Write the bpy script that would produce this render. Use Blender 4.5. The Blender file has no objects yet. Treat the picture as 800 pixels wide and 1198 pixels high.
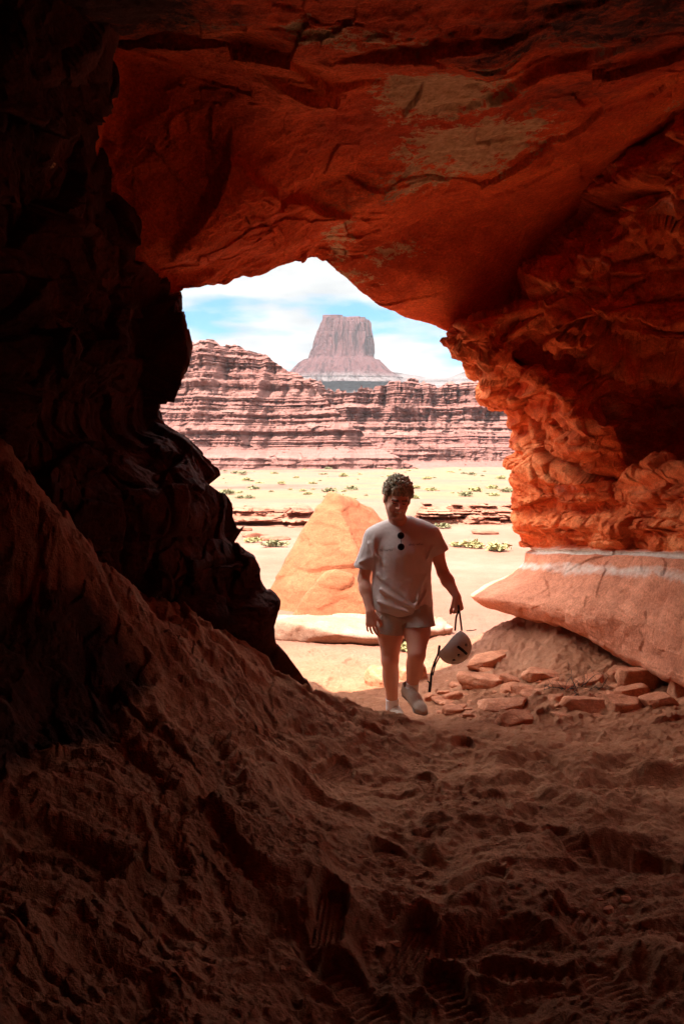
import bpy, math, random
import numpy as np
from mathutils import Vector, Matrix
sc = bpy.context.scene
COL = sc.collection
R = math.radians
# ------------------------------------------------------------------ camera model (units: metres, y is depth)
CAMZ, FPX, PITCH = 1.85, 1100.0, R(3.3)
def W(px, py, d):
    rx, ry = (px-400)/FPX, (599-py)/FPX
    y = math.cos(PITCH)+ry*math.sin(PITCH); z = -math.sin(PITCH)+ry*math.cos(PITCH)
    return np.array([rx*d/y, d, CAMZ+z*d/y])
# ------------------------------------------------------------------ noise
rng = np.random.RandomState(7)
PERM = rng.permutation(256).astype(np.int32); PERM = np.concatenate([PERM, PERM, PERM])
GR = rng.normal(size=(256, 3)).astype(np.float32); GR /= np.linalg.norm(GR, axis=1)[:, None]
RND = rng.rand(256, 8).astype(np.float32)
def perlin(p):
    p = p.astype(np.float32); i = np.floor(p).astype(np.int32); f = p-i
    u = f*f*f*(f*(f*6-15)+10); i &= 255
    out = None
    r = {}
    for a in (0, 1):
        pa = PERM[(i[:, 0]+a) & 255]
        for b in (0, 1):
            pb = PERM[pa+((i[:, 1]+b) & 255)]
            for c in (0, 1):
                g = GR[PERM[pb+((i[:, 2]+c) & 255)]]
                r[a, b, c] = g[:, 0]*(f[:, 0]-a)+g[:, 1]*(f[:, 1]-b)+g[:, 2]*(f[:, 2]-c)
    x = lambda b, c: r[0, b, c]+(r[1, b, c]-r[0, b, c])*u[:, 0]
    y0 = x(0, 0)+(x(1, 0)-x(0, 0))*u[:, 1]; y1 = x(0, 1)+(x(1, 1)-x(0, 1))*u[:, 1]
    return (y0+(y1-y0)*u[:, 2])*1.5
def fbm(p, o=4, ridge=False, gain=.5):
    s = np.zeros(len(p), np.float32); a = 1.; q = np.array(p, np.float32); t = 0
    for k in range(o):
        n = perlin(q+k*17.3)
        s += a*((1-2*np.abs(n)) if ridge else n); t += a
        a *= gain; q = q*2.03
    return s/t*(1 if ridge else 1.3)
def cells(p):
    p = p.astype(np.float32); b = np.floor(p-.5).astype(np.int32)
    n = len(p); F1 = np.full(n, 9, np.float32); F2 = np.full(n, 9, np.float32)
    ID = np.zeros(n, np.int32); V = np.zeros((n, 3), np.float32)
    for k in range(8):
        c = b+np.array([k & 1, k >> 1 & 1, k >> 2 & 1])
        h = PERM[PERM[PERM[c[:, 0] & 255]+(c[:, 1] & 255)]+(c[:, 2] & 255)]
        v = p-(c+.5+(RND[h, :3]-.5)*.75); d = (v*v).sum(1)
        m = d < F1
        F2 = np.where(m, F1, np.minimum(F2, d)); F1 = np.where(m, d, F1)
        ID = np.where(m, h, ID); V[m] = v[m]
    return np.sqrt(F1), np.sqrt(F2), ID, V
def facets(p, tilt=.6, crack=.12):
    """broken rock: each cell is a tilted facet with its own offset"""
    F1, F2, I, V = cells(p)
    d = (RND[I, 3]-.5)+((RND[I, 4:7]-.5)*V).sum(1)*2*tilt
    e = np.clip((F2-F1)/.07, 0, 1)
    return d-crack*(1-e)
def sst(a, b, x):
    t = np.clip((x-a)/(b-a), 0, 1); return t*t*(3-2*t)
# ------------------------------------------------------------------ mesh helpers
def setp(o, label=None, cat=None, group=None, kind=None):
    for k, v in (('label', label), ('category', cat), ('group', group), ('kind', kind)):
        if v: o[k] = v
    return o
def mesh_np(name, V, Fq, mat=None, attrs=None, smooth=True, parent=None, loc=None):
    me = bpy.data.meshes.new(name)
    V = np.asarray(V, np.float64)
    if loc is not None: V = V-np.asarray(loc)
    Fq = np.asarray(Fq, np.int32); n, k = Fq.shape
    me.vertices.add(len(V)); me.vertices.foreach_set('co', V.astype(np.float32).ravel())
    me.loops.add(n*k); me.loops.foreach_set('vertex_index', Fq.ravel())
    me.polygons.add(n); me.polygons.foreach_set('loop_start', np.arange(n, dtype=np.int32)*k)
    me.polygons.foreach_set('loop_total', np.full(n, k, np.int32))
    me.update(calc_edges=True)
    me.polygons.foreach_set('use_smooth', np.full(n, smooth))
    for an, av in (attrs or {}).items():
        a = me.attributes.new(an, 'FLOAT', 'POINT'); a.data.foreach_set('value', np.asarray(av, np.float32))
    if mat: me.materials.append(mat)
    o = bpy.data.objects.new(name, me); COL.objects.link(o)
    if loc is not None: o.location = loc
    if parent is not None:
        o.parent = parent
        o.location = Vector(o.location)-Vector(parent.location)
    return o
def grid_faces(nr, nc):
    i = np.arange(nr*nc).reshape(nr, nc)
    return np.stack([i[:-1, :-1], i[:-1, 1:], i[1:, 1:], i[1:, :-1]], -1).reshape(-1, 4)
def pchip(C, counts):
    """C (n,m,3) interpolated along axis 0; counts = samples per interval"""
    d = np.diff(C, axis=0); s = np.zeros_like(C)
    a, b = d[:-1], d[1:]
    with np.errstate(all='ignore'):
        s[1:-1] = np.where(a*b > 0, 2*a*b/(a+b), 0)
    s[0] = d[0]; s[-1] = d[-1]
    out = []
    for k, n in enumerate(counts):
        t = (np.arange(n)/n)[:, None, None]
        h00 = 2*t**3-3*t**2+1; h10 = t**3-2*t**2+t; h01 = -2*t**3+3*t**2; h11 = t**3-t**2
        out.append(h00*C[k]+h10*s[k]+h01*C[k+1]+h11*s[k+1])
    out.append(C[-1:]); return np.concatenate(out)
def sheet(C, rc, cc):
    S = pchip(np.asarray(C, float), rc); S = pchip(S.transpose(1, 0, 2), cc).transpose(1, 0, 2)
    gu = np.gradient(S, axis=0); gv = np.gradient(S, axis=1)
    # smooth gradients so that normals do not fold
    N = np.cross(gu, gv); 
    for _ in range(12):
        N[1:-1] = (N[:-2]+N[2:]+2*N[1:-1])/4; N[:, 1:-1] = (N[:, :-2]+N[:, 2:]+2*N[:, 1:-1])/4
    N /= np.linalg.norm(N, axis=2)[..., None]+1e-9
    return S, N
# ------------------------------------------------------------------ node material helper
class NT:
    def __init__(s, name, rough=.9, spec=.3):
        s.m = bpy.data.materials.new(name); s.m.use_nodes = True; s.t = s.m.node_tree; s.t.nodes.clear()
        s.out = s.n('ShaderNodeOutputMaterial'); s.b = s.n('ShaderNodeBsdfPrincipled')
        s.b.inputs['Roughness'].default_value = rough; s.b.inputs['Specular IOR Level'].default_value = spec
        s.l(s.b.outputs[0], s.out.inputs['Surface']); s.tc = s.n('ShaderNodeTexCoord').outputs['Object']
    def n(s, t, **k):
        x = s.t.nodes.new(t)
        for a, b in k.items(): setattr(x, a, b)
        return x
    def l(s, a, b): s.t.links.new(a, b)
    def map(s, sc_=(1, 1, 1), loc=(0, 0, 0), rot=(0, 0, 0)):
        m = s.n('ShaderNodeMapping'); m.inputs['Scale'].default_value = sc_; m.inputs['Location'].default_value = loc
        m.inputs['Rotation'].default_value = rot; s.l(s.tc, m.inputs[0]); return m.outputs[0]
    def noise(s, scale, detail=6, rough=.6, vec=None, dist=0, out='Fac'):
        x = s.n('ShaderNodeTexNoise'); x.inputs['Scale'].default_value = scale; x.inputs['Detail'].default_value = detail
        x.inputs['Roughness'].default_value = rough; x.inputs['Distortion'].default_value = dist
        s.l(vec or s.tc, x.inputs['Vector']); return x.outputs[out]
    def vor(s, scale, vec=None, feature='F1'):
        x = s.n('ShaderNodeTexVoronoi', feature=feature); x.inputs['Scale'].default_value = scale
        s.l(vec or s.tc, x.inputs['Vector']); return x.outputs['Distance']
    def ramp(s, fac, stops):
        r = s.n('ShaderNodeValToRGB'); e = r.color_ramp.elements
        while len(e) < len(stops): e.new(.5)
        for q, (p, c) in zip(e, stops):
            q.position = p; q.color = (*c, 1) if len(c) == 3 else c
        s.l(fac, r.inputs[0]); return r.outputs[0]
    def gray(s, fac, a, b):
        return s.ramp(fac, [(a, (0, 0, 0)), (b, (1, 1, 1))])
    def mix(s, f, a, b, mode='MIX'):
        m = s.n('ShaderNodeMix', data_type='RGBA', blend_type=mode)
        for v, i in ((f, 0), (a, 6), (b, 7)):
            if isinstance(v, (int, float)): m.inputs[i].default_value = v
            elif isinstance(v, tuple): m.inputs[i].default_value = (*v, 1)
            else: s.l(v, m.inputs[i])
        return m.outputs[2]
    def math(s, op, a, b=0.):
        m = s.n('ShaderNodeMath', operation=op)
        for v, i in ((a, 0), (b, 1)):
            if isinstance(v, (int, float)): m.inputs[i].default_value = v
            else: s.l(v, m.inputs[i])
        return m.outputs[0]
    def attr(s, name): return s.n('ShaderNodeAttribute', attribute_name=name).outputs['Fac']
    def bump(s, h, strength, dist):
        b = s.n('ShaderNodeBump'); b.inputs['Strength'].default_value = strength; b.inputs['Distance'].default_value = dist
        s.l(h, b.inputs['Height'])
        if s.b.inputs['Normal'].is_linked: s.l(s.b.inputs['Normal'].links[0].from_socket, b.inputs['Normal'])
        s.l(b.outputs[0], s.b.inputs['Normal'])
    def color(s, c):
        if isinstance(c, tuple): s.b.inputs['Base Color'].default_value = (*c, 1)
        else: s.l(c, s.b.inputs['Base Color'])
def plain(name, c, rough=.8, spec=.3, var=.15, scale=30, bump=0, bs=60):
    t = NT(name, rough, spec); n = t.noise(scale, 5)
    t.color(t.mix(n, tuple(x*(1-var) for x in c), tuple(min(1, x*(1+var)) for x in c)))
    if bump: t.bump(t.noise(bs, 5), .6, bump)
    return t.m
def dim(c, f): return tuple(x*f for x in c)
def rock_mat(name, c0, c1, c2, scale=1.5, bump=.012, bscale=9, cream=True, strat=0, fine=.004):
    t = NT(name, .95, .15)
    v = t.map((1, 1, 1+strat))
    n = t.noise(scale, 9, .65, v, .4)
    col = t.ramp(n, [(.3, c0), (.5, c1), (.72, c2)])
    sp = t.gray(t.noise(60, 5, .75), .32, .68); md = t.gray(t.noise(9, 7, .7, v), .3, .7)
    col = t.mix(.62, col, t.mix(sp, (.30, .26, .25), (1, 1, 1)), 'MULTIPLY')
    col = t.mix(.5, col, t.mix(md, (.45, .36, .34), (1, 1, 1)), 'MULTIPLY')
    col = t.mix(1., col, (1.75, 1.72, 1.7), 'MULTIPLY')
    if cream:
        br = t.noise(9, 9, .78, t.map((1, 1, 1.6)))
        k = t.math('ADD', t.attr('cream'), t.math('MULTIPLY', t.math('SUBTRACT', br, .5), 2.2))
        col = t.mix(t.gray(k, .46, .56), col, t.ramp(t.noise(30, 5), [(.3, (.50, .31, .14)), (.7, (.80, .60, .36))]))
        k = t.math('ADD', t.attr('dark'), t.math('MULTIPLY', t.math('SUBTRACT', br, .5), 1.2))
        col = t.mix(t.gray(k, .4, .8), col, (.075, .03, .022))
    t.color(col)
    t.bump(t.noise(bscale, 9, .75), 1., bump); t.bump(t.noise(70, 4, .7), 1., fine*1.8)
    return t.m
EXPOSURE = 2.85; GAPY = 3.3; HAZE = .00012; CLOUD_LOC = (0, 0, 0)
# ================================================================== CAVE ROCK
M_CEIL = rock_mat('red_sandstone_roof', (.40, .055, .016), (.62, .108, .027), (.76, .18, .042), 1.1, .02, 8, fine=.006)
M_RIGHT = rock_mat('broken_red_sandstone', (.34, .065, .022), (.52, .13, .045), (.62, .22, .09), 2.2, .014, 11, strat=.8)
M_LEFT = rock_mat('shade_dark_sandstone', (.035, .012, .008), (.07, .02, .012), (.12, .036, .018), 2., .014, 11)  # near-black tone stands in for the shade on the left wall
def blob(P, c, r, amp=1., an=(1, 1, 1)):
    d = (((P-np.array(c))/np.array(an))**2).sum(1)**.5
    return amp*np.clip(1.35-d/r, 0, 1)
# ---- roof: rows from the outer top, over the lip, inwards and down the back
lip = [(-700, 420, 6.6), (-250, 410, 6.6), (40, 395, 6.8), (150, 372, 6.9), (200, 349, 7.0), (255, 334, 7.3), (318, 315, 7.7), (352, 308, 7.9), (369, 302, 8.0), (400, 322, 7.95),
       (452, 356, 7.8), (490, 372, 7.7), (532, 388, 7.5), (590, 412, 7.5), (680, 440, 7.5), (900, 440, 7.4), (1060, 430, 7)]
r1 = [(-700, 330, 6.2), (-250, 330, 6.2), (40, 340, 6.2), (150, 320, 6.3), (205, 322, 6.6), (262, 312, 6.8), (325, 296, 7.2), (358, 288, 7.4), (378, 284, 7.5), (410, 300, 7.3),
      (470, 325, 7.1), (520, 335, 7.0), (575, 335, 7.2), (650, 300, 7.3), (740, 235, 7.0), (950, 250, 6.8), (1080, 300, 6.2)]
r2 = [(-700, 250, 5.5), (-250, 250, 5.5), (60, 285, 5.6), (160, 280, 5.7), (225, 300, 6.1), (275, 292, 6.3), (335, 272, 6.6), (368, 262, 6.7), (395, 262, 6.7), (440, 262, 6.55),
      (500, 262, 6.5), (560, 252, 6.5), (630, 225, 6.4), (710, 180, 6.1), (810, 130, 5.8), (1000, 200, 5.4), (1110, 220, 5.2)]
r3 = [(-700, 150, 4.8), (-250, 150, 4.8), (60, 210, 4.9), (160, 215, 5.0), (230, 210, 5.2), (290, 205, 5.4), (340, 200, 5.5), (380, 196, 5.55), (410, 192, 5.55), (450, 185, 5.5),
      (510, 175, 5.5), (570, 160, 5.4), (640, 135, 5.2), (720, 105, 4.9), (810, 75, 4.7), (1000, 90, 4.5), (1180, 100, 4.4)]
xs = [p[0] for p in r3]
r4 = [(x, 90-(x > 600)*30, 4.35) for x in xs]; r5 = [(x, 0, 3.55) for x in xs]; r6 = [(x, -110, 2.85) for x in xs]
rows = []
# the lip stands well forward on the left and runs back towards the right wall
def near_(r, a): return [(x, y, d_*(a+(1.-a)*float(sst(330, 540, np.array(x))))) for x, y, d_ in r]
lip = near_(lip, .80); r1 = near_(r1, .84); r2 = near_(r2, .88); r3 = near_(r3, .95)
L = np.array([W(*p) for p in lip])
def off(A, dx, dy, dz): return A+np.array([dx, dy, dz])
o0 = off(L, 0, -11, 3.6); o1 = off(L, 0, -3.0, 3.1); o2 = off(L, 0, -.5, 2.2); o3 = off(L, 0, .10, 1.0); o4 = off(L, 0, .18, .25)
rows = [o0, o1, o2, o3, o4, L]+[np.array([W(*p) for p in r]) for r in (r1, r2, r3, r4, r5, r6)]
xw = rows[-1][:, 0]
for y, z in ((0., 3.6), (-2.2, 3.3), (-4.9, 3.0)):
    rows.append(np.stack([np.linspace(-5, 3.6, len(xw)), np.full(len(xw), y), np.full(len(xw), z)], 1))
cc = [14, 20, 34, 40, 44, 50, 34, 28, 34, 48, 44, 50, 56, 64, 60, 14]
rc = [4, 6, 10, 12, 14, 50, 70, 110, 100, 90, 60, 20, 10, 6]
S, N = sheet(np.array(rows), rc, cc)
nr, nc = S.shape[:2]; P = S.reshape(-1, 3); NN = N.reshape(-1, 3)
if (NN[P[:, 1] < 6].mean(0))[2] > 0: NN = -NN
q = P+.12*np.stack([fbm(P*1.2+3, 2), fbm(P*1.2+9, 2), fbm(P*1.2+30, 2)], 1)
d = .13*fbm(P*.7+5, 3)+.06*facets(q*np.array([.8, .7, 1.4])+2.2, .6, .0)+.022*facets(q*np.array([2.6, 2.2, 4])+7, .7, .0)+.022*fbm(P*np.array([3.2, 4.5, 4]), 4, True)
d += .012*facets(q*np.array([9, 8, 12.])+1, .8, 0)*sst(-.1, .4, fbm(P*1.5+70, 2))
d += .009*fbm(P*np.array([16, 12, 16]), 4)
smooth_zone = sst(5.6, 6.6, P[:, 1])*sst(-.2, .8, P[:, 0])
d *= (1-.72*smooth_zone)
# spalled flake edges seen on the roof
def flake(P, a, b, wdt, h):
    """a step along the ray a->b (image points on the roof), one side lower"""
    A, B = np.array(a), np.array(b); t = (B-A)[:2]; Ln = np.hypot(*t); t = t/Ln; n = np.array([-t[1], t[0]])
    r = P[:, :2]-A[:2]; s = r@t; w = r@n+.10*perlin(np.stack([s*2.1, s*0, s*0+Ln], 1))+.05*perlin(np.stack([s*6, s*0, s*0+Ln], 1))
    return h*sst(-.012, .012, w)*(1-sst(0, wdt, w))*sst(-.25, .2, s)*(1-sst(Ln-.2, Ln+.25, s))
for (a, b, wd, h) in [((215, 225, 5.2), (255, 180, 4.9), .9, .10), ((255, 180, 4.9), (395, 240, 5.9), 1.0, .07), ((120, 240, 5), (122, 100, 4.2), .8, -.14),
                      ((390, 262, 6.6), (620, 222, 6.0), .7, -.06), ((620, 225, 6.), (800, 130, 4.9), .9, -.07), ((300, 95, 4.2), (420, 125, 4.4), .5, .06),
                      ((560, 130, 4.8), (720, 60, 4.2), .6, .06), ((140, 60, 3.8), (330, 100, 4.2), .6, -.06), ((420, 60, 3.9), (600, 20, 3.7), .7, .05)]:
    d += flake(P, W(*a), W(*b), wd, h)
P2 = P+NN*d[:, None]
cream = np.zeros(len(P)); dark = np.zeros(len(P))
for (x, y, dd, r, am, an) in [(515, 110, 4.6, .48, .86, (.8, 1, 3)), (555, 185, 5.4, .5, .80, (1.1, 1, 3)), (500, 215, 5.7, .4, .58, (1.1, .9, 3)), (395, 245, 6.3, .35, .6, (.5, 1.5, 3)),
                              (390, 270, 6.8, .3, .6, (1.6, .6, 3)), (610, 50, 4.0, .2, .6, (2, .6, 3)), (690, 75, 4.2, .2, .5, (1.3, .6, 3)), (215, 250, 5.5, .15, .6, (.6, 1.3, 3)), (244, 292, 6.2, .12, .75, (1, 1, 3)),
                              (400, 20, 3.7, .3, .48, (2, .7, 3)), (215, 28, 3.7, .25, .5, (1.6, .7, 3)), (455, 275, 6.6, .25, .5, (1.5, .6, 3)), (700, 275, 6.3, .16, .5, (.5, 1.2, 3)), (780, 190, 5.6, .2, .5, (.6, 1.2, 3)), (650, 318, 6.6, .15, .52, (1.5, .6, 3))]:
    cream = np.maximum(cream, blob(P, W(x, y, dd), r, am, an))
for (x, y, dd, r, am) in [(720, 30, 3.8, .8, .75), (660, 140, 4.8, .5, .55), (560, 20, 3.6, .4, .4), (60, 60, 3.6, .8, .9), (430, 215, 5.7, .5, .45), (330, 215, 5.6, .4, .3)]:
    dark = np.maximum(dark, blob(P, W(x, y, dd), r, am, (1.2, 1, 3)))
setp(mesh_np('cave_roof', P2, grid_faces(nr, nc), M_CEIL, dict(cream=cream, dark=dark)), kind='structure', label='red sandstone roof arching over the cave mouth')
# ---- right wall with its undercut smooth ledge
#            top                                                                     stripe               ledge        under
R_rows = [ # silhouette (px,py,d), then towards the right
 [(548, 262, 8.0), (600, 262, 7.8), (660, 240, 7.3), (720, 180, 6.8), (780, 120, 6.2), (860, 60, 5.6)],
 [(540, 330, 7.9), (590, 328, 7.6), (645, 300, 7.1), (700, 250, 6.7), (765, 188, 6.1), (850, 140, 5.5)],
 [(532, 352, 7.6), (570, 348, 7.2), (640, 330, 6.8), (705, 290, 6.5), (775, 230, 6.0), (860, 200, 5.4)],
 [(527, 372, 7.4), (560, 368, 6.9), (625, 362, 6.8), (700, 330, 6.7), (790, 280, 6.3), (870, 270, 5.6)],
 [(519, 395, 7.3), (552, 388, 6.8), (620, 395, 7.2), (705, 365, 6.6), (790, 345, 6.6), (875, 340, 5.8)],
 [(528, 415, 7.4), (566, 408, 7.0), (625, 425, 7.5), (700, 405, 6.9), (790, 400, 6.6), (875, 400, 5.9)],
 [(553, 432, 7.9), (590, 428, 7.4), (650, 440, 7.3), (705, 440, 7.2), (785, 440, 7.2), (875, 440, 6.2)],
 [(575, 458, 8.3), (606, 455, 7.7), (660, 465, 7.0), (710, 470, 7.2), (775, 470, 7.7), (870, 470, 6.8)],
 [(586, 492, 8.6), (618, 490, 7.8), (670, 495, 7.0), (720, 500, 6.9), (760, 500, 7.9), (860, 500, 7.0)],
 [(597, 522, 8.7), (628, 520, 7.9), (680, 525, 7.2), (725, 530, 7.1), (765, 530, 7.6), (860, 520, 6.6)],
 [(593, 545, 8.7), (630, 548, 8.0), (680, 555, 7.5), (722, 560, 7.3), (775, 550, 6.7), (860, 545, 5.9)],
 [(602, 580, 8.8), (640, 580, 8.1), (685, 585, 7.6), (730, 590, 7.2), (780, 580, 6.5), (860, 580, 5.8)],
 [(604, 612, 8.9), (642, 615, 8.1), (690, 618, 7.6), (735, 620, 7.1), (790, 615, 6.5), (865, 615, 5.8)],
 [(617, 640, 9.0), (652, 642, 8.2), (700, 643, 7.6), (742, 644, 7.1), (795, 645, 6.5), (870, 648, 5.9)],
 [(615, 656, 9.0), (648, 657, 8.15), (696, 658, 7.5), (740, 660, 7.05), (795, 662, 6.4), (870, 668, 5.8)],
 [(596, 674, 8.9), (638, 680, 8.0), (690, 688, 7.3), (740, 692, 6.85), (795, 702, 6.2), (870, 712, 5.6)],
 [(550, 697, 8.6), (620, 708, 7.8), (684, 722, 7.15), (738, 734, 6.7), (792, 752, 6.1), (870, 765, 5.4)],
 [(560, 706, 8.6), (632, 727, 7.8), (690, 746, 7.2), (738, 770, 6.7), (790, 795, 6.1), (870, 820, 5.4)],
 [(595, 716, 9.0), (650, 735, 8.6), (705, 758, 8.1), (748, 784, 7.4), (795, 812, 6.5), (870, 850, 5.6)],
 [(620, 760, 9.2), (670, 775, 8.8), (720, 800, 8.3), (760, 830, 7.6), (800, 860, 6.7), (870, 900, 5.8)]]
rows = []
for k, r in enumerate(R_rows):
    w = [W(*p) for p in r]; e = w[0]; z = e[2]
    ext = [(w[-1]+np.array([.15, -.22, 0])), np.array([w[-1][0]+.6, w[-1][1]-.25, w[-1][2]]), np.array([w[-1][0]+2.2, w[-1][1]+.1, w[-1][2]]), np.array([w[-1][0]+5.5, w[-1][1]+1.5, w[-1][2]])]
    outer = [np.array([9., 16., z]), np.array([4.2, 11.5, z]), np.array([e[0]+1.0, e[1]+1.1, z]), np.array([e[0]+.18, e[1]+.35, z])]
    rows.append(np.array(outer+w+ext))
S, N = sheet(np.array(rows), [14, 24, 26, 30, 34, 28, 30, 34, 44, 42, 40, 46, 42, 36, 22, 30, 34, 24, 26, 20][:len(rows)-1], [8, 14, 20, 34, 70, 90, 84, 84, 44, 24, 14, 8, 6])
nr, nc = S.shape[:2]; P = S.reshape(-1, 3); NN = N.reshape(-1, 3)
mid = (P[:, 1] < 8) & (P[:, 1] > 6)
if NN[mid].mean(0)[0] > 0: NN = -NN
row_id = np.repeat(np.arange(nr), nc)/nr
zs = np.array([c[4][2] for c in rows])  # silhouette heights
# the white band separates broken rock (above) from smooth undercut ledge (below)
cum = np.cumsum([0]+[14, 24, 26, 30, 34, 28, 30, 34, 44, 42, 40, 46, 42, 36, 22, 30, 34, 24, 26])
rowi = np.repeat(np.arange(nr), nc).astype(float)
wob = 5*fbm(P*2.5+40, 3)
rough = 1-sst(cum[13]-2, cum[13]+2, rowi+wob)
base = sst(cum[17], cum[18], rowi)
q = P+.10*np.stack([fbm(P*1.6+3, 2), fbm(P*1.6+9, 2), .6*fbm(P*1.6+30, 2)], 1)
zz = P[:, 2]*5.5+.9*fbm(P*np.array([.8, .8, .3]), 2)
led = 2*np.abs((zz+.35*RND[(np.floor(zz).astype(int)) & 255, 0])%1-.5); led = sst(.15, .75, led)-.5
q = P+.022*np.stack([fbm(P*2.6+3, 2), fbm(P*2.6+9, 2), .6*fbm(P*2.6+30, 2)], 1)
d = .26*facets(q*np.array([.85, .85, 2.1])+5.1, .6, .10)*1.2+.095*facets(q*np.array([2.2, 2.2, 5.0])+1.3, .5, .15)
d += .022*facets(q*np.array([8, 8, 13.])+.3, .9, .2)+.11*led*sst(-.3, .3, fbm(P*1.3+60, 2))*(1-.85*sst(2.45, 2.7, P[:, 2]))+.035*fbm(P*3, 3)+.010*fbm(P*15, 3)
lumpy = sst(cum[10], cum[11], rowi)   # conglomerate just above the band
d = d*(1-.45*lumpy)+lumpy*(.030*fbm(P*6, 3)+.034*facets(q*np.array([6., 6, 8]), .7, .2)+.014*facets(q*15, .8, .2))
ds = .04*fbm(P*1.6+8, 3)+.016*fbm(P*5, 3)+.016*facets(q*np.array([.9, .9, 2.2])+9, .6, .1)+.010*facets(q*np.array([5, 5, 9.])+9, .8, .1)
crk = np.abs(fbm(np.stack([P[:, 0]*1.6+P[:, 1]*1.2+P[:, 2]*.9, P[:, 2]*.35, P[:, 1]*.2], 1)+4, 2)); ds -= .018*(1-sst(0, .03, crk))*sst(-.1, .2, fbm(P*.9+77, 2))
edge_keep = 1-.45*np.exp(-((P[:, 1]-8.6)/.5)**2)*(rough < .5)
d = d*rough+(1-rough)*ds*edge_keep
d += .06*np.exp(-((rowi-cum[12])/14)**2)-.05*np.exp(-((rowi-cum[13]-6)/6)**2)
d += (.10*facets(q*np.array([2.4, 2.4, 4.8])+6.3, .5, .12)+.04*facets(q*np.array([8, 8, 9.])+2, .8, .1))*sst(2.2, 2.6, P[:, 2])*rough
near_edge = np.exp(-((np.tile(np.arange(nc), nr)-76)/34.)**2)*rough
d = d*(1-.35*near_edge)+.03*near_edge
P2 = P+NN*d[:, None]
cream = np.zeros(len(P)); dark = np.zeros(len(P))
cream += 1.2*np.exp(-((rowi+.5*wob-cum[13]-8)/8.)**2)+.72*np.exp(-((rowi+.9*wob-cum[14]-7)/7.)**2)
for (x, y, dd, r, am, an) in [(755, 380, 6.4, .18, .7, (1, 1, .8)), (660, 570, 7.8, .25, .5, (1, 1.5, .3)), (560, 355, 7.3, .14, .6, (1, 1.5, .5)), (700, 300, 6.6, .2, .5, (1, 1, .5)), (780, 250, 6, .3, .5, (1, 1, .5))]:
    cream = np.maximum(cream, blob(P, W(x, y, dd), r, am, an))
M_LEDGE = 1-rough
# pale pink colour of the lower ledge is handled as an attribute
t = NT('banded_red_sandstone', .95, .15)
v = t.map((1, 1, 1.9)); n = t.noise(2.2, 9, .65, v, .4)
c = t.ramp(n, [(.3, (.42, .07, .022)), (.5, (.66, .165, .05)), (.72, (.82, .34, .14))])
pk = t.ramp(t.noise(1.4, 8, .6, t.map((1, 1, 2.5))), [(.3, (.44, .17, .095)), (.6, (.58, .25, .145)), (.8, (.68, .36, .23))])
c = t.mix(t.attr('ledge'), c, pk)
c = t.mix(.6, c, t.mix(t.gray(t.noise(60, 5, .75), .32, .68), (.32, .27, .26), (1, 1, 1)), 'MULTIPLY'); c = t.mix(.55, c, t.mix(t.gray(t.noise(8, 7, .7, v), .3, .7), (.42, .33, .31), (1, 1, 1)), 'MULTIPLY'); c = t.mix(1., c, (1.8, 1.75, 1.72), 'MULTIPLY')
k = t.math('ADD', t.attr('cream'), t.math('MULTIPLY', t.math('SUBTRACT', t.noise(7, 8, .72, t.map((1, 1, 1.6))), .5), 1.3))
c = t.mix(t.math('MULTIPLY', t.gray(k, .38, .9), .95), c, t.ramp(t.noise(22, 5), [(.3, (.62, .50, .40)), (.7, (.86, .78, .68))]))
t.color(c)
t.bump(t.noise(11, 9, .75), 1., .018); t.bump(t.noise(70, 4, .7), 1., .007)
setp(mesh_np('rock_wall', P2, grid_faces(nr, nc), t.m, dict(cream=cream, dark=dark, ledge=M_LEDGE)), kind='structure',
     label='broken red sandstone wall right of the cave mouth above a smooth undercut ledge')
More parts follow.
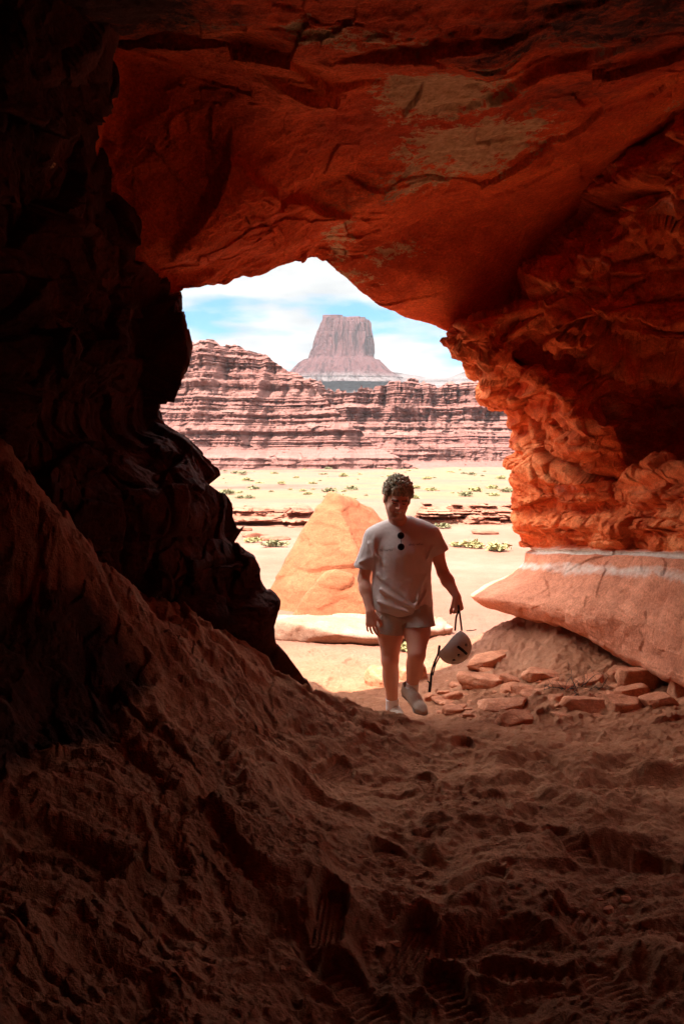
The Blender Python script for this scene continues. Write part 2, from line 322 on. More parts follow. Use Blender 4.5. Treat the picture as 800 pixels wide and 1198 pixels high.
# ---- left wall
Lr = [
 [(120, -260, 3.6), (40, -260, 3.4), (-60, -260, 3.2), (-200, -260, 3.0)],
 [(114, -110, 3.5), (40, -110, 3.3), (-60, -110, 3.1), (-200, -110, 2.9)],
 [(116, 0, 3.8), (50, 0, 3.5), (-60, 0, 3.3), (-200, 0, 3.0)],
 [(119, 110, 4.3), (60, 110, 3.9), (-40, 110, 3.6), (-200, 110, 3.1)],
 [(124, 225, 4.8), (85, 225, 4.3), (-20, 225, 3.8), (-200, 225, 3.2)],
 [(168, 262, 5.3), (95, 290, 4.5), (0, 290, 3.9), (-200, 290, 3.2)],
 [(200, 330, 5.7), (120, 345, 4.7), (10, 345, 4.0), (-200, 345, 3.2)],
 [(204, 372, 5.6), (130, 385, 4.7), (20, 385, 4.1), (-200, 385, 3.3)],
 [(212, 418, 5.5), (140, 420, 4.7), (20, 420, 4.1), (-200, 420, 3.3)],
 [(193, 450, 5.4), (140, 455, 4.8), (20, 455, 4.2), (-200, 455, 3.4)],
 [(186, 488, 5.4), (130, 490, 4.8), (20, 490, 4.2), (-200, 490, 3.4)],
 [(206, 509, 5.3), (140, 512, 4.7), (20, 515, 4.2), (-200, 515, 3.4)],
 [(241, 550, 5.3), (160, 555, 4.7), (30, 560, 4.2), (-200, 560, 3.4)],
 [(267, 594, 5.3), (185, 600, 4.7), (40, 600, 4.3), (-200, 600, 3.5)],
 [(268, 622, 5.3), (195, 630, 4.8), (50, 640, 4.4), (-200, 640, 3.6)],
 [(304, 656, 5.3), (215, 665, 4.8), (80, 680, 4.5), (-200, 680, 3.8)],
 [(309, 680, 5.3), (230, 690, 4.9), (100, 710, 4.6), (-200, 720, 4.0)],
 [(328, 710, 5.2), (255, 720, 4.9), (120, 740, 4.7), (-200, 780, 4.2)],
 [(323, 746, 5.3), (265, 752, 5.1), (140, 780, 4.9), (-200, 830, 4.4)],
 [(348, 780, 5.5), (290, 795, 5.4), (160, 830, 5.2), (-200, 880, 4.6)],
 [(385, 835, 5.8), (330, 860, 5.6), (200, 890, 5.4), (-200, 930, 4.8)]]
rows = []
for r in Lr:
    w = [W(*p) for p in r]; e = w[0]; z = e[2]
    ext = [np.array([-2.1, 1.6, w[-1][2]]), np.array([-2.6, -1.5, w[-1][2]]), np.array([-2.4, -5.5, w[-1][2]])]
    outer = [np.array([-12., 12., z]), np.array([-5., 8.6, z]), np.array([e[0]-1.1, e[1]+1.6, z]), np.array([e[0]-.22, e[1]+.45, z])]
    rows.append(np.array(outer+w+ext))
lc = [10, 12, 24, 30, 34, 30, 40, 30, 34, 28, 30, 22, 34, 34, 26, 30, 24, 28, 30, 32]
S, N = sheet(np.array(rows), lc, [8, 14, 24, 44, 100, 110, 50, 20, 10, 6])
nr, nc = S.shape[:2]; P = S.reshape(-1, 3); NN = N.reshape(-1, 3)
if NN[(P[:, 1] < 5) & (P[:, 1] > 3)].mean(0)[1] > 0: NN = -NN
q = P+.10*np.stack([fbm(P*1.6+13, 2), fbm(P*1.6+19, 2), .6*fbm(P*1.6+30, 2)], 1)
d = .22*facets(q*np.array([1.9, 1.9, 2.1])+8.1, .9, .08)+.07*facets(q*np.array([3.8, 3.8, 4.])+2.3, .9, .1)+.016*facets(q*np.array([11, 11, 13.])+.3, .9, .1)
d += .05*fbm(P*2.4, 3)+.012*fbm(P*13, 3, True)
cl = np.cumsum([0]+lc); rowi = np.repeat(np.arange(nr), nc).astype(float)
low = sst(cl[17], cl[18], rowi); d *= 1-.8*low
d *= 1-.45*np.exp(-((np.tile(np.arange(nc), nr)-90)/40.)**2)
P2 = P+NN*d[:, None]
cream = np.zeros(len(P))
for (x, y, dd, r, am, an) in [(190, 345, 5.6, .08, .6, (1, 1, 1)), (60, 190, 4.2, .1, .45, (2, 1, .7))]:
    cream = np.maximum(cream, blob(P, W(x, y, dd), r, am, an))
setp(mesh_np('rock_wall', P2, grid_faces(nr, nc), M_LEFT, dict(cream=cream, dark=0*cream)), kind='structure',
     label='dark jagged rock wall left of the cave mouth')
# ---- wall behind the viewer; between it and the right wall the cave opens to the right
plan = [(8.5, 5.6), (4.6, 4.3), (3.3, GAPY), (2.75, GAPY-.6), (2.9, 1.2), (2.8, -2.), (1.8, -4.6), (-.5, -5.2), (-3.2, -5.0)]
rows = [[np.array([x_, y_, z_]) for x_, y_ in plan] for z_ in (-.6, .8, 2.2, 3.4, 4.8)]
S, N = sheet(np.array(rows), [26]*4, [14, 20, 26, 30, 30, 26, 26, 26]); nr, nc = S.shape[:2]; P = S.reshape(-1, 3); NN = N.reshape(-1, 3)
if (NN*(P-np.array([0, 0, 1.5]))).sum() > 0: NN = -NN
P2 = P+NN*(.2*facets(P*np.array([1.1, 1.1, 2])+3.3, .8, .08)+.08*facets(P*3+1, .8, .1)+.06*fbm(P*2, 3))[:, None]
setp(mesh_np('rock_wall', P2, grid_faces(nr, nc), M_CEIL, dict(cream=np.zeros(len(P)), dark=np.zeros(len(P)))), kind='structure', label='rough red rock wall closing the back of the cave')
# ================================================================== GROUND
ctl = [(-200, 470, 3.3), (-60, 545, 3.5), (0, 572, 3.6), (20, 592, 3.6), (60, 630, 3.7), (100, 665, 3.8), (150, 705, 3.9), (185, 745, 3.95), (240, 800, 4.0),
       (0, 700, 3.45), (0, 780, 3.3), (0, 850, 3.05), (0, 1000, 2.55), (0, 1198, 1.9), (-200, 900, 2.4), (-200, 1198, 1.6), (100, 760, 3.6), (100, 850, 3.3),
       (200, 1198, 2.15), (200, 900, 3.3), (200, 820, 3.75), (300, 900, 3.8), (300, 835, 4.4), (155, 695, 4.7), (250, 745, 4.95), (300, 778, 5.0), (345, 803, 5.0), (400, 838, 5.0), (440, 849, 5.05), (480, 859, 5.15), (520, 868, 5.2),
       (400, 1198, 2.4), (400, 1000, 3.4), (400, 900, 4.4), (600, 1198, 2.36), (600, 1000, 3.45), (600, 900, 4.6), (800, 1198, 2.3), (800, 1000, 3.5), (800, 900, 4.8), (800, 860, 5.5), (620, 870, 5.4), (950, 1100, 2.8), (950, 900, 4.6),
       (700, 838, 6.2), (800, 815, 6.3), (600, 842, 6.2), (640, 812, 6.7), (700, 800, 6.8), (575, 815, 6.9), (552, 752, 8.75), (580, 737, 8.7), (610, 730, 8.5), (640, 737, 8.0), (700, 764, 7.4), (760, 797, 6.8), (650, 775, 7.4), (595, 785, 7.6), (700, 720, 9.5)]
G = [W(*p) for p in ctl]
G += [np.array(p) for p in [(0, 5.75, .14), (.5, 6.0, .09), (-.35, 5.8, .16), (0, 6.5, -.0), (.45, 6.7, .0), (-.3, 7.2, 0), (.2, 7.6, 0), (.75, 7.2, .02), (.95, 8.0, .02), (.95, 8.7, .03), (1.05, 9.5, 0), (1.6, 10, 0), (.9, 9.2, 0), (-.8, 9, 0), (0, 9, 0), (-1.5, 6.3, .5), (-2.5, 7, .5), (2.6, 8.5, .5), (3.2, 6, .4), (3, 3, .4),
                         (0, 1, .4), (0, 0, .45), (-1, 0, .8), (1.2, 0, .45), (-2, -3, .9), (2, -3, .5), (0, -3, .5), (2, 10, .05), (-2.6, 4, 2.0), (-2.4, 2, 1.4), (-.55, 4.55, .85), (-1.1, 4.3, 1.15)]]
G = np.array(G)
def tps_fit(G, lam=.002):
    X = G[:, :2]; n = len(X); r2 = ((X[:, None]-X[None])**2).sum(-1); K = .5*r2*np.log(r2+1e-9)
    A = np.zeros((n+3, n+3)); A[:n, :n] = K+lam*np.eye(n); A[:n, n] = 1; A[:n, n+1:] = X; A[n, :n] = 1; A[n+1:, :n] = X.T
    return np.linalg.solve(A, np.concatenate([G[:, 2], [0, 0, 0]]))
TW = tps_fit(G)
def base_h(x, y):
    n = len(G); s = np.full(x.shape, TW[n], np.float32)+TW[n+1]*x+TW[n+2]*y
    for k in range(n):
        r2 = (x-G[k, 0])**2+(y-G[k, 1])**2; s = s+TW[k]*.5*r2*np.log(r2+1e-9)
    f = sst(8.6, 10., y)
    s = np.clip(s, -.05, 2.6)*(1-f)
    wide = sst(2.8, 4.5, np.abs(x-.3)); return s*(1-wide)+wide*.4*(1-f)
def bank(x): return 26+1.6*perlin(np.stack([x*.13, x*0+3, x*0], 1))+.8*perlin(np.stack([x*.5, x*0+8, x*0], 1))
def far_h(x, y):
    p = np.stack([x, y, 0*x], 1)
    b = bank(x); s = .50*sst(0, 1.4, y-b)*(1-.4*sst(28, 60, y))
    s += .05*fbm(p*.25, 4)*sst(11, 16, y)+.10*fbm(p*.06+4, 3)*sst(30, 45, y)+.015*fbm(p*1.1, 3)*sst(8, 11, y)
    s += .16*sst(.1, .3, fbm(p*np.array([.05, .16, 1])+2, 3))*sst(34, 40, y)
    return s
def ground_z(x, y):
    x = np.atleast_1d(np.asarray(x, float)); y = np.atleast_1d(np.asarray(y, float))
    return base_h(x, y)*(y < 10.2)+far_h(x, y)
yr = np.concatenate([np.linspace(-6, 1.4, 26)[:-1], 1.4*(9.5/1.4)**(np.arange(900)/900), 9.5*(40/9.5)**(np.arange(170)/170), 40*(160/40)**(np.arange(90)/90), 160*(1500/160)**(np.arange(31)/30)])
ti = np.linspace(-1, 1, 860); to = np.geomspace(1, 12, 26)
wid = .75+.44*np.maximum(yr, 1.4)
tt = np.concatenate([-to[::-1][:-1], ti, to[1:]])
X = wid[:, None]*tt[None]; X = np.where(np.abs(tt)[None] > 1, np.sign(tt)[None]*(wid[:, None]+(np.abs(tt)[None]-1)*(2.5+.25*wid[:, None])), X); Y = np.repeat(yr[:, None], len(tt), 1)
nr, nc = X.shape; x = X.ravel(); y = Y.ravel()
Z = np.zeros(len(x), np.float32); nb = y < 10.2
Z[nb] = base_h(x[nb], y[nb]); fb = y > 7; Z[fb] += far_h(x[fb], y[fb])
# trodden dirt relief
m = (y < 11) & (y > .2); p = np.stack([x[m], y[m], Z[m]], 1)
near = 1-sst(5.0, 6.3, p[:, 1])
w2 = p+.15*np.stack([fbm(p*2, 2), fbm(p*2+9, 2), 0*x[m]], 1)
r = near*(.075*fbm(w2*np.array([1.7, 2.6, 1]), 2)+.030*fbm(w2*np.array([3.4, 5, 1.])+4, 3, True)+.020*fbm(w2*np.array([9, 12, 1.])+4, 3))+.010*fbm(p*24, 3)*(.5+.5*near)+.006*fbm(p*60, 2)
tal = sst(.5, 1.1, p[:, 0]); r += (1-near)*(.022*fbm(p*3, 3)+.010*fbm(p*9, 3, True)+tal*(.055*fbm(p*4, 4, True)+.016*fbm(p*22, 3)))*(1-.5*sst(8, 10, p[:, 1]))
r += near*.05*sst(.1, .4, fbm(w2*2.2+31, 2))
left = sst(.2, -.9, p[:, 0]); r += near*left*(.030*facets(w2*np.array([3, 5, 3.]), .8, .05)+.022*facets(w2*np.array([9, 13, 9.]), .8, .1)+.02*fbm(p*9, 3, True))
clod = sst(.25, .45, fbm(p*24+5, 1)); r += near*.008*clod*sst(-.1, .3, fbm(p*1.7+55, 2))
# footprints
tread = np.zeros(len(r), np.float32)
def footprint(cx, cy, ang, L=.31, kind=0, depth=.028):
    global r
    c, s = math.cos(ang), math.sin(ang)
    sel = np.where((np.abs(p[:, 0]-cx) < .28) & (np.abs(p[:, 1]-cy) < .28))[0]
    if len(sel) == 0: return
    dx, dy = p[sel, 0]-cx, p[sel, 1]-cy
    u = (dx*c+dy*s)/L; v = (-dx*s+dy*c)     # u along the foot -.5...5
    hw = .056-.014*np.exp(-((u+.08)/.14)**2)-.004*(u < -.2)
    sd = np.maximum(np.abs(v)-hw*np.sqrt(np.clip(1-(np.abs(u)/.5)**4, 0, 1)), (np.abs(u)-.5)*L)
    ins = sst(.006, -.006, sd)
    base = np.median(r[sel])
    if kind == 0: lug = np.sin(2*np.pi*(u*L/.030)+40*np.abs(v))
    elif kind == 1: lug = np.sin(2*np.pi*u*L/.034)*1.0+.5*np.sin(2*np.pi*v/.03)
    else: lug = np.cos(2*np.pi*(u*L+v)/.034)*np.cos(2*np.pi*(u*L-v)/.034)*1.6
    lug = np.clip(lug*1.8, -1, 1)
    floor = base+(r[sel]-base)*.15-depth*(1+.5*u)+.010*lug*(.6+.4*perlin(np.stack([dx*20, dy*20, dx*0+cx], 1)))
    rim = .016*np.exp(-((sd-.016)/.012)**2)*(.6+.7*perlin(np.stack([dx*9, dy*9, dx*0+cy], 1)))
    r[sel] = r[sel]*(1-ins)+floor*ins+rim*(1-ins)
def fp_px(px, py, ang, **k):
    best = None; yy = np.linspace(1.8, 9, 400)
    rx, ry = (px-400)/FPX, (599-py)/FPX; cy = math.cos(PITCH)+ry*math.sin(PITCH); cz = -math.sin(PITCH)+ry*math.cos(PITCH)
    xx = rx/cy*yy; zz = CAMZ+cz/cy*yy; g = ground_z(xx, yy); i = np.argmax(zz < g) if (zz < g).any() else 399
    footprint(xx[i], yy[i], ang, **k)
FP = [(665, 985, 1.9, 0), (700, 1085, 2.6, 1), (760, 1110, 2.5, 1), (480, 1115, 1.2, 2), (385, 1090, 1.5, 2), (392, 905, 1.2, 2), (500, 930, 1.8, 1), (470, 1010, 2.2, 0), (350, 985, 1.9, 1), (560, 1040, .9, 0),
      (620, 1150, 2.8, 1), (540, 880, 1.3, 0), (640, 905, 1.7, 1), (740, 930, 1.4, 0), (580, 950, 1.5, 2), (760, 870, 1.6, 0), (690, 868, 1.2, 1), (560, 862, 1.9, 2), 
      (640, 846, 1.5, 0), (790, 850, .2, 0), (420, 1170, 2.2, 0), (530, 1170, 1.9, 1), (720, 1170, 2., 0), (440, 870, 1.8, 1), (780, 1010, 2.1, 1), (390, 800, 1.5, 0), (410, 775, 1.3, 1), (520, 815, 1.6, 0), (370, 765, 1.8, 1)]
for i, (a, b, c_, kd) in enumerate(FP): fp_px(a, b, c_, kind=kd, depth=.024 if b > 960 else .014)
# a deep scuffed hollow right of centre
hx, hy = W(735, 1000, 3.45)[:2]; r -= .10*np.exp(-(((p[:, 0]-hx)/.17)**2+((p[:, 1]-hy)/.10)**2))
r += .05*np.exp(-(((p[:, 0]-hx+.05)/.25)**2+((p[:, 1]-hy-.17)/.05)**2))
Z[m] += r
SHADE = np.zeros(len(x)); SHADE[m] = sst(-.30, -.75, x[m]+.15*(y[m]-3.6))*sst(3.8, 3.45, y[m]+.12*np.sin(x[m]*9))*sst(.72, .98, p[:, 2])  # mask for the shade painted on the near face of the left bank
t = NT('desert_dirt', .97, .1)
n1 = t.noise(1.6, 9, .65)
inn = t.ramp(n1, [(.3, (.22, .085, .043)), (.5, (.32, .135, .070)), (.7, (.43, .21, .115))])
sand = t.ramp(t.noise(.35, 9, .6), [(.3, (.165, .070, .046)), (.5, (.19, .086, .059)), (.72, (.215, .110, .080))])
yel = t.ramp(t.noise(.12, 9, .7, t.map((.5, 1.6, 1))), [(.35, (.125, .050, .035)), (.44, (.155, .078, .057)), (.54, (.145, .092, .052)), (.62, (.16, .076, .052)), (.70, (.10, .036, .026))])
sx = t.n('ShaderNodeSeparateXYZ'); t.l(t.tc, sx.inputs[0]); yv = t.math('ADD', sx.outputs[1], t.math('MULTIPLY', t.math('SUBTRACT', n1, .5), 3.))
fa = t.n('ShaderNodeMapRange'); t.l(yv, fa.inputs[0]); fa.inputs[1].default_value = 7.0; fa.inputs[2].default_value = 9.6
fb_ = t.n('ShaderNodeMapRange'); t.l(sx.outputs[1], fb_.inputs[0]); fb_.inputs[1].default_value = 24; fb_.inputs[2].default_value = 30
bank_shade = t.ramp(t.noise(5, 8, .7), [(.3, (.035, .014, .010)), (.55, (.075, .026, .016)), (.75, (.15, .06, .035))])  # dark rock tones that paint the bank's shade into the dirt colour
shade_k = t.gray(t.math('ADD', t.attr('bank_shade'), t.math('MULTIPLY', t.math('SUBTRACT', t.noise(4, 7, .7), .5), .9)), .4, .65)
inn = t.mix(shade_k, inn, bank_shade)
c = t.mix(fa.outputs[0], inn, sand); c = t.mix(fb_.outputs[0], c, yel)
c = t.mix(.6, c, t.mix(t.gray(t.noise(45, 6, .8), .3, .7), (.35, .3, .28), (1, 1, 1)), 'MULTIPLY'); c = t.mix(.4, c, t.mix(t.gray(t.noise(2.5, 7, .75), .3, .7), (.5, .42, .4), (1, 1, 1)), 'MULTIPLY'); c = t.mix(1., c, (1.65, 1.65, 1.65), 'MULTIPLY')
t.color(c); t.bump(t.noise(28, 7, .75), 1., .014); t.bump(t.noise(110, 3, .7), 1., .006)
setp(mesh_np('ground', np.stack([x, y, Z], 1), grid_faces(nr, nc), t.m, dict(bank_shade=SHADE)), kind='structure', label='red dirt cave floor running out to the pale desert flat')
# ================================================================== FAR CLIFFS
def strata_mat(name, dark, mid, light, scale, top=None, haze=0):
    t = NT(name, .97, .1)
    wob = t.noise(.05, 4, .6)
    sx = t.n('ShaderNodeSeparateXYZ'); t.l(t.tc, sx.inputs[0])
    zc = t.math('ADD', sx.outputs[2], t.math('MULTIPLY', wob, 2.5*scale))
    cx = t.n('ShaderNodeCombineXYZ'); t.l(t.math('MULTIPLY', zc, 1/scale), cx.inputs[2]); t.l(t.math('MULTIPLY', sx.outputs[0], .012/scale), cx.inputs[0])
    n = t.noise(1.1, 9, .72, cx.outputs[0])
    c = t.ramp(n, [(.30, dark), (.43, mid), (.56, tuple(.6*a+.4*b for a, b in zip(mid, light))), (.72, light)])
    c = t.mix(t.math('MULTIPLY', t.gray(t.noise(.12/scale, 8, .7), .38, .7), .75), c, mid)
    if top:
        mr = t.n('ShaderNodeMapRange'); t.l(t.math('ADD', sx.outputs[2], t.math('MULTIPLY', t.noise(.02, 5), top[2])), mr.inputs[0]); mr.inputs[1].default_value = top[0]; mr.inputs[2].default_value = top[1]
        c = t.mix(mr.outputs[0], top[3], c)
    if top: c = t.mix(t.gray(t.noise(.9/scale*2, 6, .7, t.map((1, 1, .08))), .52, .62), c, tuple(x*.55 for x in dark))
    c = t.mix(.5, c, t.mix(t.noise(1.7/scale, 7, .75), (.35, .32, .33), (1, 1, 1)), 'MULTIPLY'); c = t.mix(1., c, (1.35, 1.35, 1.35), 'MULTIPLY')
    t.color(c); t.bump(t.noise(.8/scale, 7, .75), 1., .5*scale); return t.m
M_MESA = strata_mat('layered_red_cliff', (.090, .034, .031), (.155, .064, .052), (.235, .135, .110), 1.)
def interp(pts, x): p = np.array(pts, float); return np.interp(x, p[:, 0], p[:, 1])
def curtain(name, label, x0, x1, toppts, D, Dtop, back, nx, nz, seed, gul, setb, mat, zlo=-1., promon=0):
    """cliff: rows are real heights, every row set back by the benches below it"""
    xs = np.linspace(x0, x1, nx)
    pxs = 400+xs/Dtop*FPX
    ztop = np.array([W(400, interp(toppts, q), Dtop)[2] for q in pxs])
    pn = np.stack([xs*.25, xs*0+seed, xs*0], 1); ztop = ztop+.9*fbm(pn, 4)*Dtop/160+.45*np.round(2.4*fbm(pn*1.7+9, 3))*Dtop/160
    Z1 = ztop.max()+.5; zr = np.concatenate([np.linspace(zlo, Z1, nz), np.full(26, Z1)])
    rs = np.random.RandomState(seed)
    # cumulative set-back of benches
    zb = np.linspace(zlo, Z1, 900); hard = fbm(np.stack([zb*.55, zb*0+seed*1.7, zb*0], 1), 4); B = np.cumsum(np.where(hard > .03, .12, 1.)*(.3+rs.rand(900))*(1+2.6*sst(.26, .12, np.linspace(0, 1, 900))))
    B = B/B[-1]*(Dtop-D)
    Zg, Xg = np.meshgrid(zr, xs, indexing='ij'); zt = ztop[None]
    zc = np.minimum(Zg, zt)
    base = np.interp(zc, zb, B)
    q = np.stack([Xg.ravel(), 0*Xg.ravel()+seed, zc.ravel()*.5], 1)
    g = gul*(fbm(q*np.array([.045, 1, .02]), 3, True)*1.3+.8*fbm(q*np.array([.14, 1, .05])+5, 3, True)+.38*fbm(q*np.array([.45, 1, .3])+8, 4, True)).reshape(Xg.shape)
    ero = (zc-zlo)/(Z1-zlo)
    # ledge profile by height with the beds gently wavy
    zz = zc+.35*fbm(np.stack([Xg.ravel()*.05, Xg.ravel()*0, Xg.ravel()*0+seed], 1), 3).reshape(Xg.shape)
    f1 = fbm(np.stack([zz.ravel()*1.1, Xg.ravel()*.01, 0*zz.ravel()+seed], 1), 5, False, .65).reshape(Xg.shape)
    f2 = fbm(np.stack([zz.ravel()*3.1, Xg.ravel()*.02, 0*zz.ravel()+seed+40], 1), 3, False, .6).reshape(Xg.shape)
    mod = sst(-.25, .3, fbm(np.stack([Xg.ravel()*.06, 0*Xg.ravel()+seed, zc.ravel()*.25], 1), 3)).reshape(Xg.shape)
    prot = .48*setb*(1.5*(sst(-.18, .12, f1)-.5)*(.35+.8*mod)+.7*(sst(-.1, .1, f2)-.5)*(1.1-.5*mod))*(.3+.7*sst(.05, .25, (zc-zlo)/(Z1-zlo)))*2
    blk = facets(np.stack([Xg.ravel()*.55, 0*Xg.ravel()+seed, zc.ravel()*1.1], 1), .9, .2).reshape(Xg.shape)*setb*.9
    Yg = D+base-g*(.35+.65*ero)-prot-blk
    over = np.arange(len(zr))[:, None]-nz
    Yg = Yg+np.where(over > 0, (np.clip(over,0,26)/26.)**1.5*back, 0)
    # rows whose height lies above the local rim become plateau running back
    ex = np.clip(Zg-zt, 0, None); Yg = Yg+ex*1.2
    Vt = np.stack([Xg, Yg, zc+.1*perlin(q*3).reshape(Xg.shape)*(Zg > zt)], -1)
    return setp(mesh_np(name, Vt.reshape(-1, 3), grid_faces(len(zr), nx), mat), kind='structure', label=label)
topA = [(-400, 420), (60, 418), (120, 410), (180, 404), (205, 401), (225, 404), (240, 412), (252, 412), (262, 409), (270, 413), (290, 415), (305, 418), (318, 424), (330, 434), (338, 440), (352, 449), (368, 459), (385, 478), (410, 505), (440, 528), (470, 545), (520, 552), (640, 556)]
curtain('cliff', 'layered red cliff rising left behind the flat', -85, 26, topA, 118, 150, 60, 1000, 300, 3, 7.5, .45, M_MESA)
topB = [(-100, 470), (250, 470), (320, 452), (338, 452), (341, 443), (344, 438), (348, 440), (352, 447), (358, 444), (374, 446), (384, 452), (392, 458), (410, 458), (430, 454), (470, 449), (520, 449), (560, 451), (566, 457), (590, 468), (640, 470), (720, 462), (1000, 455)]
topB = [(x_, y_+8+.012*max(0, x_-420)) for x_, y_ in topB]; topA = [(x_, y_+3) for x_, y_ in topA]
curtain('cliff', 'long low layered red cliff behind the first one and below the butte', -60, 130, topB, 150, 196, 80, 1100, 260, 11, 10.0, .55, M_MESA)
# pale foothills and the butte far off
M_BUT = strata_mat('pale_red_butte_rock', (.048, .020, .020), (.070, .028, .028), (.092, .040, .038), 9., (W(400, 440, 900)[2], W(400, 432, 900)[2], 12, (.105, .085, .082)))
M_FOOT = strata_mat('pale_foothill_rock', (.07, .055, .055), (.10, .083, .08), (.13, .11, .105), 7., None)
DB = 900.
topC = [(-600, 470), (200, 460), (320, 446), (350, 436), (380, 434), (440, 432), (455, 436), (480, 440), (520, 443), (545, 436), (570, 432), (620, 440), (760, 436), (1400, 450)]
def foothill():
    nx, nz = 500, 90
    xs = np.linspace(-700, 700, nx); zt = np.array([W(400, interp(topC, 400+x/DB*FPX), DB)[2] for x in xs])+3*fbm(np.stack([xs*.02, xs*0, xs*0+3], 1), 5)
    v = np.linspace(0, 1, nz)[:, None]; zg = v*zt[None]+(1-v)*-2; xg = np.repeat(xs[None], nz, 0)
    g = fbm(np.stack([xg.ravel()*.02, v.repeat(nx, 1).ravel()*.4, 0*xg.ravel()+8], 1), 5, True).reshape(xg.shape)
    yg = DB-230*(1-v)**1.3-20*g+8*fbm(np.stack([zg.ravel()*.15, xg.ravel()*.002, 0*xg.ravel()], 1), 4).reshape(xg.shape)
    V = np.stack([xg, yg, zg], -1); V = np.concatenate([V, V[-1:]+np.array([0, 300, -10.])])
    setp(mesh_np('foothills', V.reshape(-1, 3), grid_faces(nz+1, nx), M_FOOT), kind='structure', label='pale grey foothills below the butte')
foothill()
def butte():
    nth, nv = 420, 260; cx = W(401, 400, DB)[0]; th = np.linspace(0, 2*np.pi, nth, endpoint=False)
    z0 = W(400, 452, DB)[2]; zc_ = W(400, 424, DB)[2]; z1 = W(400, 376, DB)[2]
    z = np.concatenate([np.linspace(z0, zc_, 90), np.linspace(zc_, z1, 150)[1:], np.full(21, z1)])
    Zg = np.repeat(z[:, None], nth, 1); T = np.repeat(th[None], len(z), 0)
    px2m = DB/FPX
    def half(side, zz):  # half widths in metres for left / right
        pts = {'l': [(z0, 66*px2m), ((z0+zc_)/2, 55*px2m), (zc_-2, 45*px2m), (zc_+2, 39*px2m), (zc_+.35*(z1-zc_), 33*px2m), (zc_+.6*(z1-zc_), 30*px2m), (z1-3, 25.5*px2m), (z1, 24*px2m)],
               'r': [(z0, 75*px2m), ((z0+zc_)/2, 50*px2m), (zc_-2, 40*px2m), (zc_+3, 35.5*px2m), (zc_+.5*(z1-zc_), 34*px2m), (z1-3, 31*px2m), (z1, 28*px2m)]}[side]
        return np.interp(zz, *np.array(pts).T)*np.where(zz > zc_, .90, 1.)
    c, s = np.cos(T), np.sin(T)
    sq = (np.abs(c)**3.5+np.abs(s)**3.5)**(-1/3.5)
    hw = np.where(c < 0, half('l', Zg), half('r', Zg)); hd = half('l', Zg)*.9
    up = sst(zc_-2, zc_+6, Zg)
    q = np.stack([c.ravel()*4, s.ravel()*4, Zg.ravel()*.012], 1)
    fl = fbm(q*1.3, 4, True).reshape(Zg.shape)*5.5+5*facets(q*np.array([2.2, 2.2, 2.2]), .7, .4).reshape(Zg.shape)
    rr = 1+(fl*.9*up+(1-up)*fbm(q*2+4, 4, True).reshape(Zg.shape)*5)/40
    rr -= .02*sst(.1, .3, fbm(np.stack([Zg.ravel()*.12, 0*Zg.ravel(), 0*Zg.ravel()], 1), 3).reshape(Zg.shape))
    k = np.arange(len(z))-(len(z)-21); shrink = np.where(k > 0, 1-(np.clip(k, 0, 20)/20.), 1)[:, None]
    zz = Zg+np.where(k > 0, 1.5*np.sin(np.clip(k, 0, 20)/20*1.5), 0)[:, None]+4*fbm(np.stack([c.ravel()*5, s.ravel()*5, 0*c.ravel()], 1), 3).reshape(Zg.shape)*(Zg > z1-1)
    V = np.stack([cx+hw*sq*c*rr*shrink, DB-10+hd*sq*s*rr*shrink, zz], -1).reshape(-1, 3)
    n = len(z); i = np.arange(n*nth).reshape(n, nth); j = np.roll(i, -1, 1)
    F = np.stack([i[:-1], j[:-1], j[1:], i[1:]], -1).reshape(-1, 4)
    setp(mesh_np('butte', V, F, M_BUT), kind='structure', label='tall flat-topped red butte on the horizon')
butte()
# ================================================================== BOULDERS AND STONES
def ico(n):
    import bmesh
    bm = bmesh.new(); bmesh.ops.create_icosphere(bm, subdivisions=n, radius=1)
    V = np.array([v.co[:] for v in bm.verts]); F = np.array([[v.index for v in f.verts] for f in bm.faces]); bm.free(); return V, F
ICO = {n: ico(n) for n in (4, 5, 6)}
M_STONE = rock_mat('rubble_sandstone', (.30, .105, .052), (.44, .18, .095), (.54, .27, .165), 5., .006, 26, cream=False, fine=.003)
M_BOULDER = rock_mat('orange_boulder_sandstone', (.195, .060, .027), (.235, .080, .037), (.28, .108, .054), .9, .03, 4, cream=False, strat=1.5, fine=.002)
M_SLAB = rock_mat('pale_slab_sandstone', (.20, .105, .065), (.24, .14, .095), (.28, .18, .135), 1.5, .01, 8, cream=False, fine=.002)
M_BANK = rock_mat('dark_ledge_rock', (.14, .052, .034), (.22, .088, .056), (.27, .14, .09), 1., .04, 3, cream=False, strat=3)
